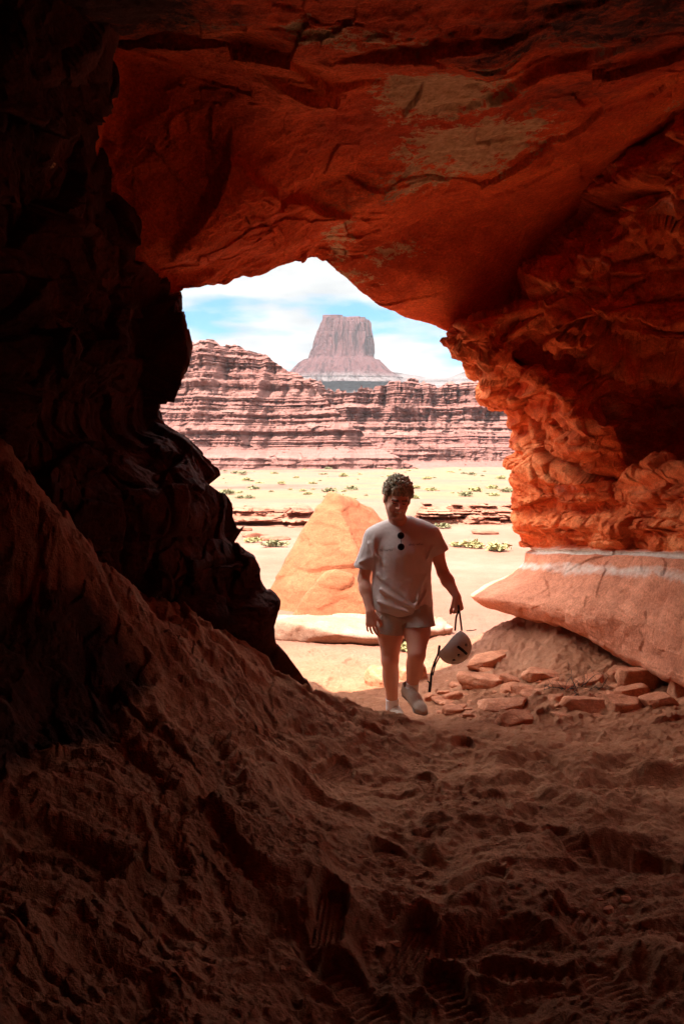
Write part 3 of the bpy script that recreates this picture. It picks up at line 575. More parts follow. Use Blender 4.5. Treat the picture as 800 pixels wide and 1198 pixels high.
def stone(name, pos, size, seed, rotz=0, n=4, mat=M_STONE, planes=13, label=None, cat='rock', group=None, sink=.28, rough=.05, tilt=0):
    rs = np.random.RandomState(seed); V, F = ICO[n]
    N = rs.normal(size=(planes, 3)); N /= np.linalg.norm(N, axis=1)[:, None]; D = .62+.3*rs.rand(planes)
    N[0] = (.1, .05, -1); D[0] = .55; N[1] = (rs.normal()*.15, rs.normal()*.15, 1); D[1] = .62; N /= np.linalg.norm(N, axis=1)[:, None]
    with np.errstate(divide='ignore'):
        dot = V@N.T; r = np.where(dot > 1e-3, D/np.maximum(dot, 1e-3), 9)
    r = -np.log(np.exp(-55*np.minimum(r, 2)).sum(1))/55
    P = V*np.minimum(r, 1.15)[:, None]
    P = P*(1+rough*(fbm(P*2.2+seed, 4)+.5*fbm(P*7+seed, 3))[:, None])+V*(.035*facets(P*2.6+seed, .8, .1))[:, None]
    P = P*np.array(size)
    if tilt:
        ct, s_ = math.cos(tilt), math.sin(tilt); P = np.stack([P[:, 0]*ct-P[:, 2]*s_, P[:, 1], P[:, 0]*s_+P[:, 2]*ct], 1)
    x, y = pos[:2]; z = float(ground_z(x, y)[0]) if len(pos) < 3 else pos[2]
    o = mesh_np(name, P, F, mat); o.location = (x, y, z+size[2]*(1-sink)*.55); o.rotation_euler.z = rotz
    setp(o, label, cat, group); return o
def gp(px, py):
    """ground point seen at an image point"""
    rx, ry = (px-400)/FPX, (599-py)/FPX; cy = math.cos(PITCH)+ry*math.sin(PITCH); cz = -math.sin(PITCH)+ry*math.cos(PITCH)
    yy = np.concatenate([np.linspace(5.6, 12, 600), np.linspace(12, 160, 1500)]); xx = rx/cy*yy; zz = CAMZ+cz/cy*yy; g = ground_z(xx, yy); below = zz < g
    i = np.argmax(below) if below.any() else len(yy)-1
    return xx[i], yy[i]

def hull_rock(pts, vox, smooth, amp, seed, root):
    """angular rock: convex hull of corner points, remeshed, edges rounded, surface broken"""
    import bmesh
    bm = bmesh.new(); [bm.verts.new(p) for p in pts]; bmesh.ops.convex_hull(bm, input=bm.verts)
    me = bpy.data.meshes.new('hull'); bm.to_mesh(me); bm.free(); o = bpy.data.objects.new('hull', me); COL.objects.link(o)
    m = o.modifiers.new('r', 'REMESH'); m.mode = 'VOXEL'; m.voxel_size = vox; m2 = o.modifiers.new('s', 'SMOOTH'); m2.iterations = smooth; m2.factor = .5
    dg = bpy.context.evaluated_depsgraph_get(); ev = o.evaluated_get(dg).data
    n = len(ev.vertices); P = np.empty(n*3, np.float32); ev.vertices.foreach_get('co', P); P = P.reshape(-1, 3).astype(float); N = np.empty(n*3, np.float32); ev.vertices.foreach_get('normal', N); N = N.reshape(-1, 3)
    F = [tuple(f.vertices) for f in ev.polygons]; F = np.array([f if len(f) == 4 else f+(f[-1],) for f in F]); F = F[[len(set(f)) == 4 for f in F.tolist()]]
    bpy.data.objects.remove(o)
    d = amp*(.55*fbm(P*.9+seed, 3)+.5*facets(P*np.array([1., 1., 1.7])+seed, .7, .02)+.22*fbm(P*3+seed, 3)+.16*facets(P*np.array([3.2, 3, 5.])+seed, .8, .05)+.06*fbm(P*14, 3))
    return P+N*d[:, None], F
D = 11.3
pts = [W(386, 575, D+.55), W(393, 577, D+.5), W(384, 577, D+.9), W(374, 594, D+.45), W(437, 599, D+.9), W(430, 592, D+1.1), W(465, 625, D+1.1), W(492, 660, D+1.1), W(505, 752, D+.9), W(505, 752, D+2.4),
       W(316, 688, D+.3), W(310, 700, D+.4), W(306, 756, D+.3), W(345, 762, D-.35), W(425, 765, D-.35), W(470, 765, D+.1), W(316, 752, D+2), W(440, 605, D+2), W(375, 590, D+1.5), W(358, 640, D+.25), W(360, 690, D-.15), W(420, 660, D-.05)]
P, F = hull_rock(pts, .026, 4, .07, 3, None); root = np.array([W(405, 720, D)[0], D, 0])
P[:, 2] += .012*np.sin(P[:, 0]*26+P[:, 2]*14)*sst(-.05, .5, P[:, 0])*sst(.9, 1.3, P[:, 2])
setp(mesh_np('boulder', P, F, M_BOULDER, loc=root), 'tall smooth orange boulder with a pointed top behind the man', 'boulder')
D = 10.6
pts = [W(383, 671, D+.1), W(392, 668, D+.12), W(418, 676, D+.15), W(392, 669, D+.6), W(360, 693, D+.1), W(340, 722, D+.05), W(338, 735, D+.2), W(430, 740, D-.1), W(385, 740, D-.15), W(500, 738, D+.2), W(480, 705, D+.3), W(436, 688, D+.1), W(345, 720, D+.8), W(490, 720, D+.9)]
P, F = hull_rock(pts, .025, 5, .06, 7, None); root = np.array([W(410, 720, D)[0], D, 0])
setp(mesh_np('boulder', P, F, M_BOULDER, loc=root), 'low wedge-shaped orange rock leaning against the foot of the tall boulder', 'boulder')
pts = [W(*p) for p in [(310, 724, 9.6), (322, 718, 10.3), (420, 718, 10.6), (520, 722, 10.3), (532, 732, 9.7), (470, 744, 9.25), (436, 746, 9.15), (395, 742, 9.2), (352, 731, 9.35), (326, 726, 9.5),
       (312, 745, 9.6), (326, 748, 9.5), (352, 750, 9.4), (436, 754, 9.25), (530, 742, 9.7)]]+[W(330, 760, 10.), W(500, 760, 10.)]
P, F = hull_rock(pts, .022, 4, .06, 5, None); root = np.array([W(400, 740, 9.7)[0], 9.7, 0])
setp(mesh_np('rock_slab', P, F, M_SLAB, loc=root), 'flat pale slab of rock lying in front of the orange boulder', 'rock slab')
# rubble strip under the ledge
big = [ # px, py(base), half sizes, label
 (607, 853, .155, .12, .085, 'red block with a flat lit top, foremost of the rubble on the sand'), (534, 838, .10, .08, .05, 'small angular stone just right of the raised shoe'),
 (504, 822, .075, .06, .05, 'dark reddish stone behind the raised shoe'), (530, 822, .085, .07, .055, 'rounded dark stone behind the small angular one'),
 (588, 835, .22, .16, .07, 'long low tan rock with a shaded front edge, behind the foremost block'), (572, 808, .28, .2, .09, 'broad sloping tan rock below the helmet'),
 (576, 784, .26, .16, .075, 'flat rock with a dark split front edge, right of the helmet'), (640, 800, .2, .14, .07, 'tilted pinkish slab in the middle of the rubble'),
 (692, 838, .2, .12, .085, 'furrowed brown rock in front of the dry twigs'), (730, 837, .18, .12, .09, 'smooth egg-shaped tan rock right of the furrowed one'),
 (757, 812, .2, .15, .14, 'largest blocky rock at the foot of the wall on the right'), (741, 824, .13, .1, .09, 'dark split block in front of the largest one'),
 (775, 833, .15, .12, .08, 'flat-topped dark block near the right end of the rubble'), (796, 822, .1, .1, .12, 'upright pale rock at the right end of the rubble'),
 (651, 826, .07, .06, .055, 'small round stone left of the thin stacked plates'), (663, 836, .1, .08, .03, 'thin stacked plates of stone'), (660, 812, .1, .08, .05, 'loose pale stone above the small round stone'),
 (448, 803, .15, .12, .11, 'rock partly hidden behind the shins of the man'), (485, 797, .13, .11, .1, 'rounded rock behind the hanging strap'),
 (727, 795, .12, .1, .06, 'broken stone close under the ledge, right of the twigs'), (690, 805, .13, .09, .06, 'pale wedge of stone beside the dry twigs'), (614, 815, .14, .1, .06, 'flat stone between the broad sloping rock and the tilted slab')]
for i, (px, py, a, b, c_, lab) in enumerate(big):
    x_, y_ = gp(px, py); stone('rock', (x_, y_+b*.6), (a*.88, b*.9, c_*1.12), 100+i, rotz=random.Random(i).uniform(-.5, .5), n=5 if a > .1 else 4, label=lab, planes=11, tilt=random.Random(i+50).uniform(-.15, .15))
rr_ = random.Random(5)
for i in range(150):
    px = rr_.uniform(510, 800); py = rr_.triangular(775, 850, 828)
    if px < 640 and py < 790+0: py += 20
    s_ = rr_.choice([.012, .016, .02, .025, .03, .04, .055]); x_, y_ = gp(px, py)
    if y_ < 5.8 or y_ > 9: continue
    stone('stone', (x_, y_), (s_*rr_.uniform(.9, 1.6), s_, s_*rr_.uniform(.5, .8)), 300+i, rotz=rr_.uniform(0, 3), n=4, label='small loose red stone scattered in the rubble strip under the ledge', cat='stone', group='small loose stones in the rubble strip', planes=10)
for i in range(70):
    px = rr_.uniform(520, 800); py = rr_.triangular(782, 846, 815); s_ = rr_.uniform(.035, .085); x_, y_ = gp(px, py)
    if y_ < 6. or y_ > 9: continue
    stone('stone', (x_, y_), (s_*rr_.uniform(1., 1.7), s_, s_*rr_.uniform(.3, .6)), 900+i, rotz=rr_.uniform(-.9, .9), n=4, label='palm-sized broken red stone among the rubble under the ledge', cat='stone', group='palm-sized broken stones in the rubble', planes=9, tilt=rr_.uniform(-.4, .4))
for i in range(26):
    px = rr_.uniform(600, 760); py = rr_.uniform(750, 790)
    s_ = rr_.choice([.012, .02, .03]); x_, y_ = gp(px, py)
    if y_ > 9.2: continue
    stone('stone', (x_, y_), (s_*1.4, s_, s_*.7), 420+i, rotz=rr_.uniform(0, 3), n=4, label='small stone on the dirt slope close under the ledge', cat='stone', group='small stones on the dirt slope')
# wash bank: broken ledge outcrops at the edge of the plateau
bk = [(300, 618, 2.1, 'long dark broken ledge left of the orange boulder'), (545, 616, 1.7, 'low layered red ledge right of the man'), (590, 618, 1.3, 'blocky red ledge next to the cave wall, right of the low one')]
for i, (px, py, hw, lab) in enumerate(bk):
    x_ = (px-400)/FPX*26.5; yb = float(bank(np.array([x_]))[0])+.5
    nx, nz = 200, 40; xs_ = np.linspace(-hw, hw, nx); v = np.linspace(0, 1, nz)[:, None]; tz = .28+.12*fbm(np.stack([xs_*1.2, xs_*0+i, 0*xs_], 1), 3)
    tz = tz*sst(0, .35, (hw-np.abs(xs_))/hw)+.02
    zz_ = np.repeat(v*.85, nx, 1)*tz[None]/.5+.0; q = np.stack([np.repeat(xs_[None], nz, 0).ravel(), 0*zz_.ravel()+i*3, zz_.ravel()*3], 1)
    yy_ = -.35*sst(-.1, .15, fbm(np.stack([zz_.ravel()*7.5, 0*zz_.ravel()+i, q[:, 0]*.15], 1), 2).reshape(nz, nx))+.5*v**2-.45*facets(q*np.array([1.1, 1, 1.3]), .5, .1).reshape(nz, nx)-.2*facets(q*np.array([3.5, 1, 2.5]), .5, .1).reshape(nz, nx)-.05*fbm(q*4, 2).reshape(nz, nx)
    V = np.stack([np.repeat(xs_[None], nz, 0), yy_, zz_], -1); V = np.concatenate([V, V[-1:]+np.array([0, 1.6, -.02]), V[-1:]+np.array([0, 2.2, -.7])])
    o = mesh_np('rock_ledge', V.reshape(-1, 3), grid_faces(nz+2, nx), M_BANK); o.location = (x_, yb-.3, float(ground_z(x_, yb-.9)[0])-.03); setp(o, lab, 'rock ledge')
# scattered blocks near the wash
for i, (px, py, s_, lab) in enumerate([(297, 628, .22, 'flat dark block in the wash below the long ledge'), (322, 632, .2, 'pale flat block right of the dark one in the wash'), (282, 621, .16, 'small dark block at the left end of the wash'), (568, 625, .22, 'reddish block below the low ledge in the wash')]):
    x_, y_ = gp(px, py); stone('rock', (x_, y_), (s_*1.6, s_, s_*.5), 500+i, n=4, mat=M_BANK, label=lab)
# ================================================================== DESERT SHRUBS
t = NT('dry_yellow_foliage', .9, .1); t.color(t.ramp(t.noise(9, 3), [(.3, (.22, .19, .08)), (.7, (.32, .28, .13))])); M_DRY = t.m
t = NT('grey_green_foliage', .9, .1); t.color(t.ramp(t.noise(9, 3), [(.3, (.14, .125, .06)), (.7, (.22, .20, .11))])); M_SAGE = t.m
M_TWIG = plain('dark_twig_bark', (.06, .045, .035))
def bush_mesh(seed, n=260, blade=.16, flat=.6):
    rs = np.random.RandomState(seed); V = []; F = []
    for k in range(n):
        th = rs.rand()*6.283; el = math.acos(rs.rand()**.7); r = .25+.75*rs.rand()**.5; lob = 1+.25*math.sin(3*th+seed)
        c = np.array([math.cos(th)*math.sin(el), math.sin(th)*math.sin(el), math.cos(el)*flat])*r*lob*.5; d = c/np.linalg.norm(c)+rs.normal(size=3)*.5; d /= np.linalg.norm(d)
        s_ = np.cross(d, rs.normal(size=3)); s_ /= np.linalg.norm(s_); w = blade*.28; i = len(V)
        V += [c-s_*w-d*blade*.5, c+s_*w-d*blade*.5, c+s_*w*.6+d*blade*.5, c-s_*w*.6+d*blade*.5]; F.append([i, i+1, i+2, i+3])
    return np.array(V), np.array(F)
BUSH = []
for k in range(5):
    V, F = bush_mesh(k, 300 if k < 3 else 200, .15 if k < 3 else .2); m_ = M_DRY if k % 2 == 0 else M_SAGE
    o = mesh_np('desert_shrub', V, F, m_); me = o.data; bpy.data.objects.remove(o); BUSH.append(me)
def shrub(px, py, size, k, label, group=None, x=None, y=None):
    if x is None: x, y = gp(px, py)
    o = bpy.data.objects.new('desert_shrub', BUSH[k % 5]); COL.objects.link(o); o.location = (x, y, float(ground_z(x, y)[0])+.05*size); o.scale = (size, size, size*rr_.uniform(.6, .9)); o.rotation_euler.z = rr_.uniform(0, 6)
    setp(o, label, 'shrub', group)
for (px, py, s_, k, lab) in [(321, 640, .55, 1, 'grey-green round shrub left of the orange boulder'), (295, 635, .4, 0, 'small yellow tuft left of the grey-green shrub'), (518, 618, .5, 1, 'green tuft growing against the ledge beside the shoulder of the man'),
                             (535, 640, .35, 0, 'low yellow tuft right of the arm of the man'), (553, 641, .5, 2, 'wide yellow tuft in the middle of the wash'), (582, 645, .5, 4, 'yellow-brown tuft next to the cave wall')]:
    shrub(px, py, s_, k, lab)
shrub(0, 0, .25, 0, 'bright yellow grass tuft seen between the thighs of the man', x=W(474, 755, 9.0)[0], y=9.0)
for i in range(200):
    yv_ = 30*(120/30)**rr_.random(); xv_ = rr_.uniform(-.25, .28)*yv_
    if perlin(np.array([[xv_*.12, yv_*.05, 3.]]))[0] < -.05 and i % 3: continue
    shrub(0, 0, rr_.choice([.16, .22, .3, .4, .6])*(.6+yv_/110), rr_.randrange(5), 'small desert shrub dotted over the pale flat below the cliffs', 'shrubs dotted over the desert flat', x=xv_, y=yv_)
# dry twigs in the rubble
def twigs():
    V = []; F = []; rs = np.random.RandomState(4)
    def seg(a, b, ra, rb):
        a, b = np.array(a), np.array(b); d = (b-a)/np.linalg.norm(b-a); u = np.cross(d, [.3, .2, 1]); u /= np.linalg.norm(u); w_ = np.cross(d, u); i = len(V)
        for c_, r_ in ((a, ra), (b, rb)):
            for k in range(5): V.append(c_+r_*(math.cos(k*1.2566)*u+math.sin(k*1.2566)*w_))
        for k in range(5): F.append([i+k, i+(k+1) % 5, i+5+(k+1) % 5, i+5+k])
    def grow(a, d, L_, r_, lv):
        n = 4
        for k in range(n):
            d2 = d+rs.normal(size=3)*.3; d2 /= np.linalg.norm(d2); b = a+d2*L_/n; seg(a, b, r_, r_*.8); a = b; d = d2; r_ *= .8
            if lv < 3 and rs.rand() < .85: grow(a, d+rs.normal(size=3)*.9, L_*.6, r_*.7, lv+1)
    for k in range(16): grow(np.array([rs.uniform(-.2, .2), rs.uniform(-.08, .08), 0]), np.array([rs.normal(), rs.normal()*.5, .45]), .16, .004, 0)
    return np.array(V), np.array(F)
V, F = twigs(); x_, y_ = gp(690, 812); o = mesh_np('dry_twigs', V, F, M_TWIG); o.location = (x_, y_, float(ground_z(x_, y_)[0])+.02); setp(o, 'tangle of dark dry twigs lying among the rocks', 'dry twigs')
# ---- air
hz = bpy.data.materials.new('thin_haze'); hz.use_nodes = True; hz.node_tree.nodes.clear(); o_ = hz.node_tree.nodes.new('ShaderNodeOutputMaterial'); v_ = hz.node_tree.nodes.new('ShaderNodeVolumePrincipled')
v_.inputs['Density'].default_value = HAZE; v_.inputs['Color'].default_value = (.86, .88, .93, 1); v_.inputs['Anisotropy'].default_value = .2; hz.node_tree.links.new(v_.outputs[0], o_.inputs['Volume'])
XH, YH = 3200., 1700.
V = [(x, y, z) for z in (-6, 130) for x, y in ((-XH, -30), (XH, -30), (XH, YH), (-XH, YH))]
o = mesh_np('haze', V, [[3, 2, 1, 0], [4, 5, 6, 7], [0, 1, 5, 4], [1, 2, 6, 5], [2, 3, 7, 6], [3, 0, 4, 7]], hz, smooth=False); setp(o, kind='stuff')

for i in range(46):
    px = rr_.uniform(180, 790); py = rr_.uniform(880, 1180); yy = np.linspace(1.8, 6, 500); rx, ry = (px-400)/FPX, (599-py)/FPX
    cy = math.cos(PITCH)+ry*math.sin(PITCH); cz = -math.sin(PITCH)+ry*math.cos(PITCH); xx = rx/cy*yy; zz_ = CAMZ+cz/cy*yy; g = ground_z(xx, yy); k = np.argmax(zz_ < g)
    s_ = rr_.choice([.006, .008, .011, .016]); stone('pebble', (xx[k], yy[k], float(g[k])+.008), (s_*1.3, s_, s_*.8), 700+i, rotz=rr_.uniform(0, 3), n=4, label='tiny red pebble lying on the trodden dirt of the cave floor', cat='pebble', group='pebbles on the trodden cave floor', planes=10)
# ================================================================== SDF MODELLING (person, clothes, helmet)
class Vol:
    def __init__(s, lo, hi, h):
        s.lo = np.array(lo, float); s.h = h; s.n = np.ceil((np.array(hi)-s.lo)/h).astype(int)+1
        s.f = np.full(s.n, 1., np.float32); s.rs = 1.
    def like(s):
        o = Vol.__new__(Vol); o.lo = s.lo; o.h = s.h; o.n = s.n; o.f = np.full(s.n, 1., np.float32); o.rs = 1.; return o
    def pts(s):
        ax = [s.lo[k]+s.h*np.arange(s.n[k], dtype=np.float32) for k in range(3)]
        return np.stack(np.meshgrid(*ax, indexing='ij'), -1).astype(np.float32)
    def merge(s, o, k):
        hh = np.clip(.5+.5*(s.f-o.f)/k, 0, 1); s.f = (s.f+(o.f-s.f)*hh-k*hh*(1-hh)).astype(np.float32)
    def _sl(s, lo, hi):
        a = np.clip(np.floor((np.array(lo)-s.lo)/s.h).astype(int), 0, s.n); b = np.clip(np.ceil((np.array(hi)-s.lo)/s.h).astype(int)+1, 0, s.n)
        sl = tuple(slice(x, y) for x, y in zip(a, b))
        ax = [s.lo[k]+s.h*np.arange(a[k], b[k], dtype=np.float32) for k in range(3)]
        return sl, np.stack(np.meshgrid(*ax, indexing='ij'), -1).astype(np.float32)
    def op(s, fn, lo, hi, k=.01, mode='u'):
        m = k*1.2+s.h*2 if mode == 'u' else k*1.2+s.h*2
        sl, p = s._sl(np.array(lo)-m, np.array(hi)+m)
        if p.size == 0: return
        d = fn(p); o = s.f[sl]
        if mode == 'u':
            hh = np.clip(.5+.5*(o-d)/k, 0, 1); s.f[sl] = o+(d-o)*hh-k*hh*(1-hh)
        elif mode == 's':
            hh = np.clip(.5-.5*(o+d)/k, 0, 1); s.f[sl] = o+(-d-o)*hh+k*hh*(1-hh)
    def cone(s, a, b, ra, rb, k=.01, mode='u', sq=None):
        """tapered capsule; sq = (unit vector, factor) squashes along that vector"""
        ra, rb, k = ra*s.rs, rb*s.rs, k*s.rs; a, b = np.array(a, float), np.array(b, float); ab = b-a; L2 = float(ab@ab)+1e-12
        def fn(p):
            q = p-a
            t = np.clip((q@ab)/L2, 0, 1); v = q-t[..., None]*ab
            if sq is not None:
                u = np.array(sq[0], float); u /= np.linalg.norm(u); c = v@u; v = v+(c*(1/sq[1]-1))[..., None]*u
            return np.sqrt((v*v).sum(-1))-(ra+(rb-ra)*t)
        r = max(ra, rb)*(max(1, sq[1]) if sq is not None else 1)
        s.op(fn, np.minimum(a, b)-r, np.maximum(a, b)+r, k, mode); return s
    def ell(s, c, r, M=None, k=.01, mode='u'):
        k = k*s.rs; c = np.array(c, float); r = np.array(r, float)*s.rs; M = np.eye(3) if M is None else M
        def fn(p):
            q = (p-c)@M; k0 = np.sqrt(((q/r)**2).sum(-1))+1e-9; k1 = np.sqrt(((q/r**2)**2).sum(-1))+1e-9
            return k0*(k0-1)/k1
        s.op(fn, c-r.max(), c+r.max(), k, mode); return s
    def half(s, pt, n, k=.004):
        pt, n = np.array(pt, float), np.array(n, float); n /= np.linalg.norm(n)
        p = s._sl(s.lo, s.lo+s.h*s.n)[1]; d = -((p-pt)@n)[tuple(slice(0, x) for x in s.n)]
        o = s.f; s.f = np.maximum(o, -d).astype(np.float32)
    def mesh(s, smooth=1):
        f = s.f; ins = f < 0; nx, ny, nz = f.shape
        cnt = np.zeros((nx-1, ny-1, nz-1), np.int8)
        cor = [(a, b, c) for a in (0, 1) for b in (0, 1) for c in (0, 1)]
        def C(A, o): return A[o[0]:nx-1+o[0], o[1]:ny-1+o[1], o[2]:nz-1+o[2]]
        for o in cor: cnt += C(ins, o)
        act = (cnt > 0) & (cnt < 8); ijk = np.argwhere(act); n = len(ijk)
        idx = np.full(act.shape, -1, np.int32); idx[act] = np.arange(n)
        v = {o: f[ijk[:, 0]+o[0], ijk[:, 1]+o[1], ijk[:, 2]+o[2]] for o in cor}
        S = np.zeros((n, 3)); K = np.zeros(n)
        for o in cor:
            for ax in range(3):
                if o[ax]: continue
                o2 = list(o); o2[ax] = 1; o2 = tuple(o2); m = (v[o] < 0) != (v[o2] < 0)
                t = v[o][m]/(v[o][m]-v[o2][m]); P = np.tile(np.array(o, float), (m.sum(), 1)); P[:, ax] += t; S[m] += P; K[m] += 1
        V = s.lo+s.h*(ijk+S/K[:, None]); Fs = []
        for ax in range(3):
            sl0 = [slice(1, -1)]*3; sl0[ax] = slice(0, -1); sl1 = list(sl0); sl1[ax] = slice(1, None)
            a = ins[tuple(sl0)]; b = ins[tuple(sl1)]; e = np.argwhere(a != b); si = a[tuple(e.T)]
            off = np.array([1, 1, 1]); off[ax] = 0; e = e+off
            u, w_ = [(1, 2), (2, 0), (0, 1)][ax]; du = np.zeros(3, int); du[u] = 1; dw = np.zeros(3, int); dw[w_] = 1
            g = lambda q: idx[tuple(q.T)]
            Q = np.stack([g(e-du-dw), g(e-dw), g(e), g(e-du)], 1); Q[~si] = Q[~si][:, ::-1]; Fs.append(Q)
        F = np.concatenate(Fs); F = F[(F >= 0).all(1)]
        for _ in range(smooth):
            A = np.zeros_like(V); N_ = np.zeros(len(V))
            for i, j in ((0, 1), (1, 2), (2, 3), (3, 0)):
                np.add.at(A, F[:, i], V[F[:, j]]); np.add.at(A, F[:, j], V[F[:, i]]); np.add.at(N_, F[:, i], 1); np.add.at(N_, F[:, j], 1)
            V = V*.5+.5*A/np.maximum(N_, 1)[:, None]
        return V, F
DP = 6.5
def J(px, py, dd=0.): return W(px, py, DP+dd)
def unit(v): v = np.array(v, float); return v/np.linalg.norm(v)
ROOT = np.array([J(470, 842)[0], DP-.05, float(ground_z(J(470, 842)[0], DP-.05)[0])])
# joints -------------------------------------------------
shR, elR, wrR = J(437, 628, .02), J(425, 677, .05), J(433, 715, -.07)      # image left
shL, elL, wrL = J(504, 626, .02), J(518, 670, .03), J(534, 698, -.10)      # image right
hipR, knR, anR = J(457, 716, .02), J(456, 772, -.03), J(459, 828, .05)
hipL, knL, anL = J(489, 716, .02), J(487, 766, -.17), J(481, 808, -.06)
toeL = J(498, 838, -.27); heelL = J(474, 812, -.02)
toeR = J(466, 842, -.14); heelR = J(461, 840, .12)
HC = J(464.5, 584, -.08)
# head frame: X to image right, Y out of the face, Z up; head bowed towards the ground
pt_, yw, rl = R(20), R(6), R(-5)
fy = unit([math.sin(yw)*math.cos(pt_), -math.cos(yw)*math.cos(pt_), -math.sin(pt_)]); fx = unit(np.cross([0, 0, 1], -fy)); fx = unit(np.cross(np.array([0, 0, 1.]), -fy)*-1) if fx[0] < 0 else fx
fz = np.cross(fx, fy)
if fz[2] < 0: fz = -fz
c_, s_ = math.cos(rl), math.sin(rl); fx, fz = c_*fx+s_*fz, -s_*fx+c_*fz
HM = np.stack([fx, fy, fz], 1)
HS = 1.10
def H(x, y, z): return HC+HS*(HM@np.array([x, y, z]))
b = Vol(J(405, 850, -.42)*[1, 0, 0]+[0, DP-.46, ROOT[2]-.03], np.array([J(560, 700)[0], DP+.26, J(460, 552)[2]]), .0042)
# torso (under the clothes)
b.ell(J(471, 645, .03), (.165, .105, .17), k=.03).ell(J(472, 690, .03), (.14, .10, .16), k=.05).ell(J(473, 716, .03), (.15, .11, .10), k=.04)
b.cone(J(451, 625, .05), J(490, 623, .05), .045, .045, .03)
b.cone(J(469, 622, .05), H(0, -.02, -.08), .066, .060, .02)
# head
b.rs = HS
b.ell(H(0, -.015, .035), (.075, .095, .082), HM, .02).ell(H(0, .018, -.03), (.062, .07, .088), HM, .02).ell(H(0, .042, -.083), (.036, .032, .028), HM, .03)
for sx_ in (-1, 1):
    b.ell(H(sx_*.038, .058, -.032), (.022, .018, .02), HM, .02); b.cone(H(sx_*.055, .0, -.03), H(sx_*.03, .035, -.085), .02, .018, .025)
    b.cone(H(sx_*.012, .085, .022), H(sx_*.045, .072, .020), .009, .008, .014)
    b.ell(H(sx_*.031, .094, .004), (.016, .016, .010), HM, .012, 's'); b.ell(H(sx_*.031, .075, .004), (.012, .0115, .0105), HM, .003)
    b.ell(H(sx_*.079, -.006, -.002), (.009, .018, .032), HM, .008); b.ell(H(sx_*.088, .002, .002), (.005, .009, .018), HM, .004, 's')
b.cone(H(0, .086, .015), H(0, .108, -.018), .008, .011, .010); [b.ell(H(q_*.013, .096, -.024), (.009, .010, .008), HM, .006) for q_ in (-1, 1)]
for q_ in (-1, 1): b.cone(H(0, .090, -.047), H(q_*.028, .072, -.040), .006, .004, .006); b.cone(H(0, .086, -.062), H(q_*.024, .070, -.050), .007, .004, .006)
b.ell(H(0, .094, -.0535), (.021, .008, .0045), HM, .003, 's')
b.rs = 1.
# arms
def arm(sh, el, wr, bulge):
    b.cone(sh, sh+(el-sh)*.45, .058, .052, .03).cone(sh+(el-sh)*.4, el, .05, .040, .03)
    d_ = wr-el; b.cone(el, el+d_*.35, .040, .044, .02).cone(el+d_*.3, wr, .044, .027, .02, sq=(bulge, .85))
arm(shR, elR, wrR, (0, 1, 0)); arm(shL, elL, wrL, (0, 1, 0))
def hand(wr, fw, side, palm, curl, spread, thumb_out, L=.9):
    """fw: along the hand, side: towards the thumb, palm: out of the palm"""
    fw, side = unit(fw), unit(side); palm = unit(palm); palm = unit(palm-fw*(palm@fw)); side = unit(side-fw*(side@fw)-palm*(side@palm))
    P_ = lambda a, s2, c2: wr+L*(fw*a+side*s2+palm*c2)
    b.cone(wr, P_(.02, 0, 0), .027, .025, .015, sq=(palm, .75))
    for s2, r_ in ((-.026, .015), (-.009, .016), (.010, .016), (.027, .0155)): b.cone(P_(.01, s2*.6, 0), P_(.088, s2, 0), r_+.002, r_, .012)
    tips = []
    for k, (s2, l0, r_) in enumerate(((-.030, .062, .0075), (-.010, .078, .0085), (.011, .083, .0088), (.031, .074, .0086))):
        a0 = P_(.088, s2, 0); ang = 0; c0 = a0
        for j, fr in enumerate((.45, .32, .26)):
            ang += curl[j]*(1+.12*(1.5-k)*.5)
            d2 = fw*math.cos(ang)+palm*math.sin(ang)+side*spread*(k-1.5)*.15; d2 = unit(d2); c1 = c0+L*d2*l0*fr*1.05
            b.cone(c0, c1, r_*(1.05-.1*j), r_*(.98-.12*j), .0035); c0 = c1
        tips.append(c0)
    t0 = P_(.025, .022, .008); t1 = P_(.062, .050*thumb_out[0], .018*thumb_out[1]); t2 = P_(.092, .055*thumb_out[0], .034*thumb_out[1]); t3 = P_(.112, .046*thumb_out[0], .046*thumb_out[1])
    b.cone(t0, t1, .017, .0125, .010).cone(t1, t2, .0115, .0105, .004).cone(t2, t3, .0105, .0085, .004); return tips
hand(wrR, unit([.06, -.10, -1]), (.9, -.5, 0), (.35, .6, 0), (.28, .35, .3), 1, (1.1, .8), 1.02)
fwL = unit([.18, -.15, -1]); hand(wrL, fwL, (-.75, -.7, 0), (-.55, .75, -.1), (1.0, 1.15, .7), 0, (.75, 1.3), .95)
GRIP = wrL+.95*(fwL*.088)+unit([-.55, .75, -.1])*.03
# legs
def leg(hp, kn, an, fwd):
    d1 = kn-hp; b.cone(hp, hp+d1*.5, .098, .084, .04).cone(hp+d1*.45, kn, .084, .060, .03)
    d2 = an-kn; back = unit(np.array([0, 1, 0])-d2/np.linalg.norm(d2)*(d2/np.linalg.norm(d2))[1])
    b.ell(kn+np.array([0, -.018, -.005]), (.042, .038, .05), k=.02)
    b.cone(kn, an, .056, .038, .02); b.ell(kn+d2*.32+back*.022, (.055, .050, .11), k=.03); b.cone(kn+d2*.1, kn+d2*.8, .045, .03, .02)
leg(hipR, knR, anR, 0); leg(hipL, knL, anL, 0)
b.cone(anR, anR+[0, 0, -.03], .036, .04, .01); b.cone(anL, heelL*.5+anL*.5, .036, .038, .01)
V, F = b.mesh(1)
hp_ = (V-HC)@HM/HS
isH = (np.abs(hp_[:, 0]) < .1) & (hp_[:, 2] < .02) & (hp_[:, 2] > -.13) & (hp_[:, 1] > -.02)
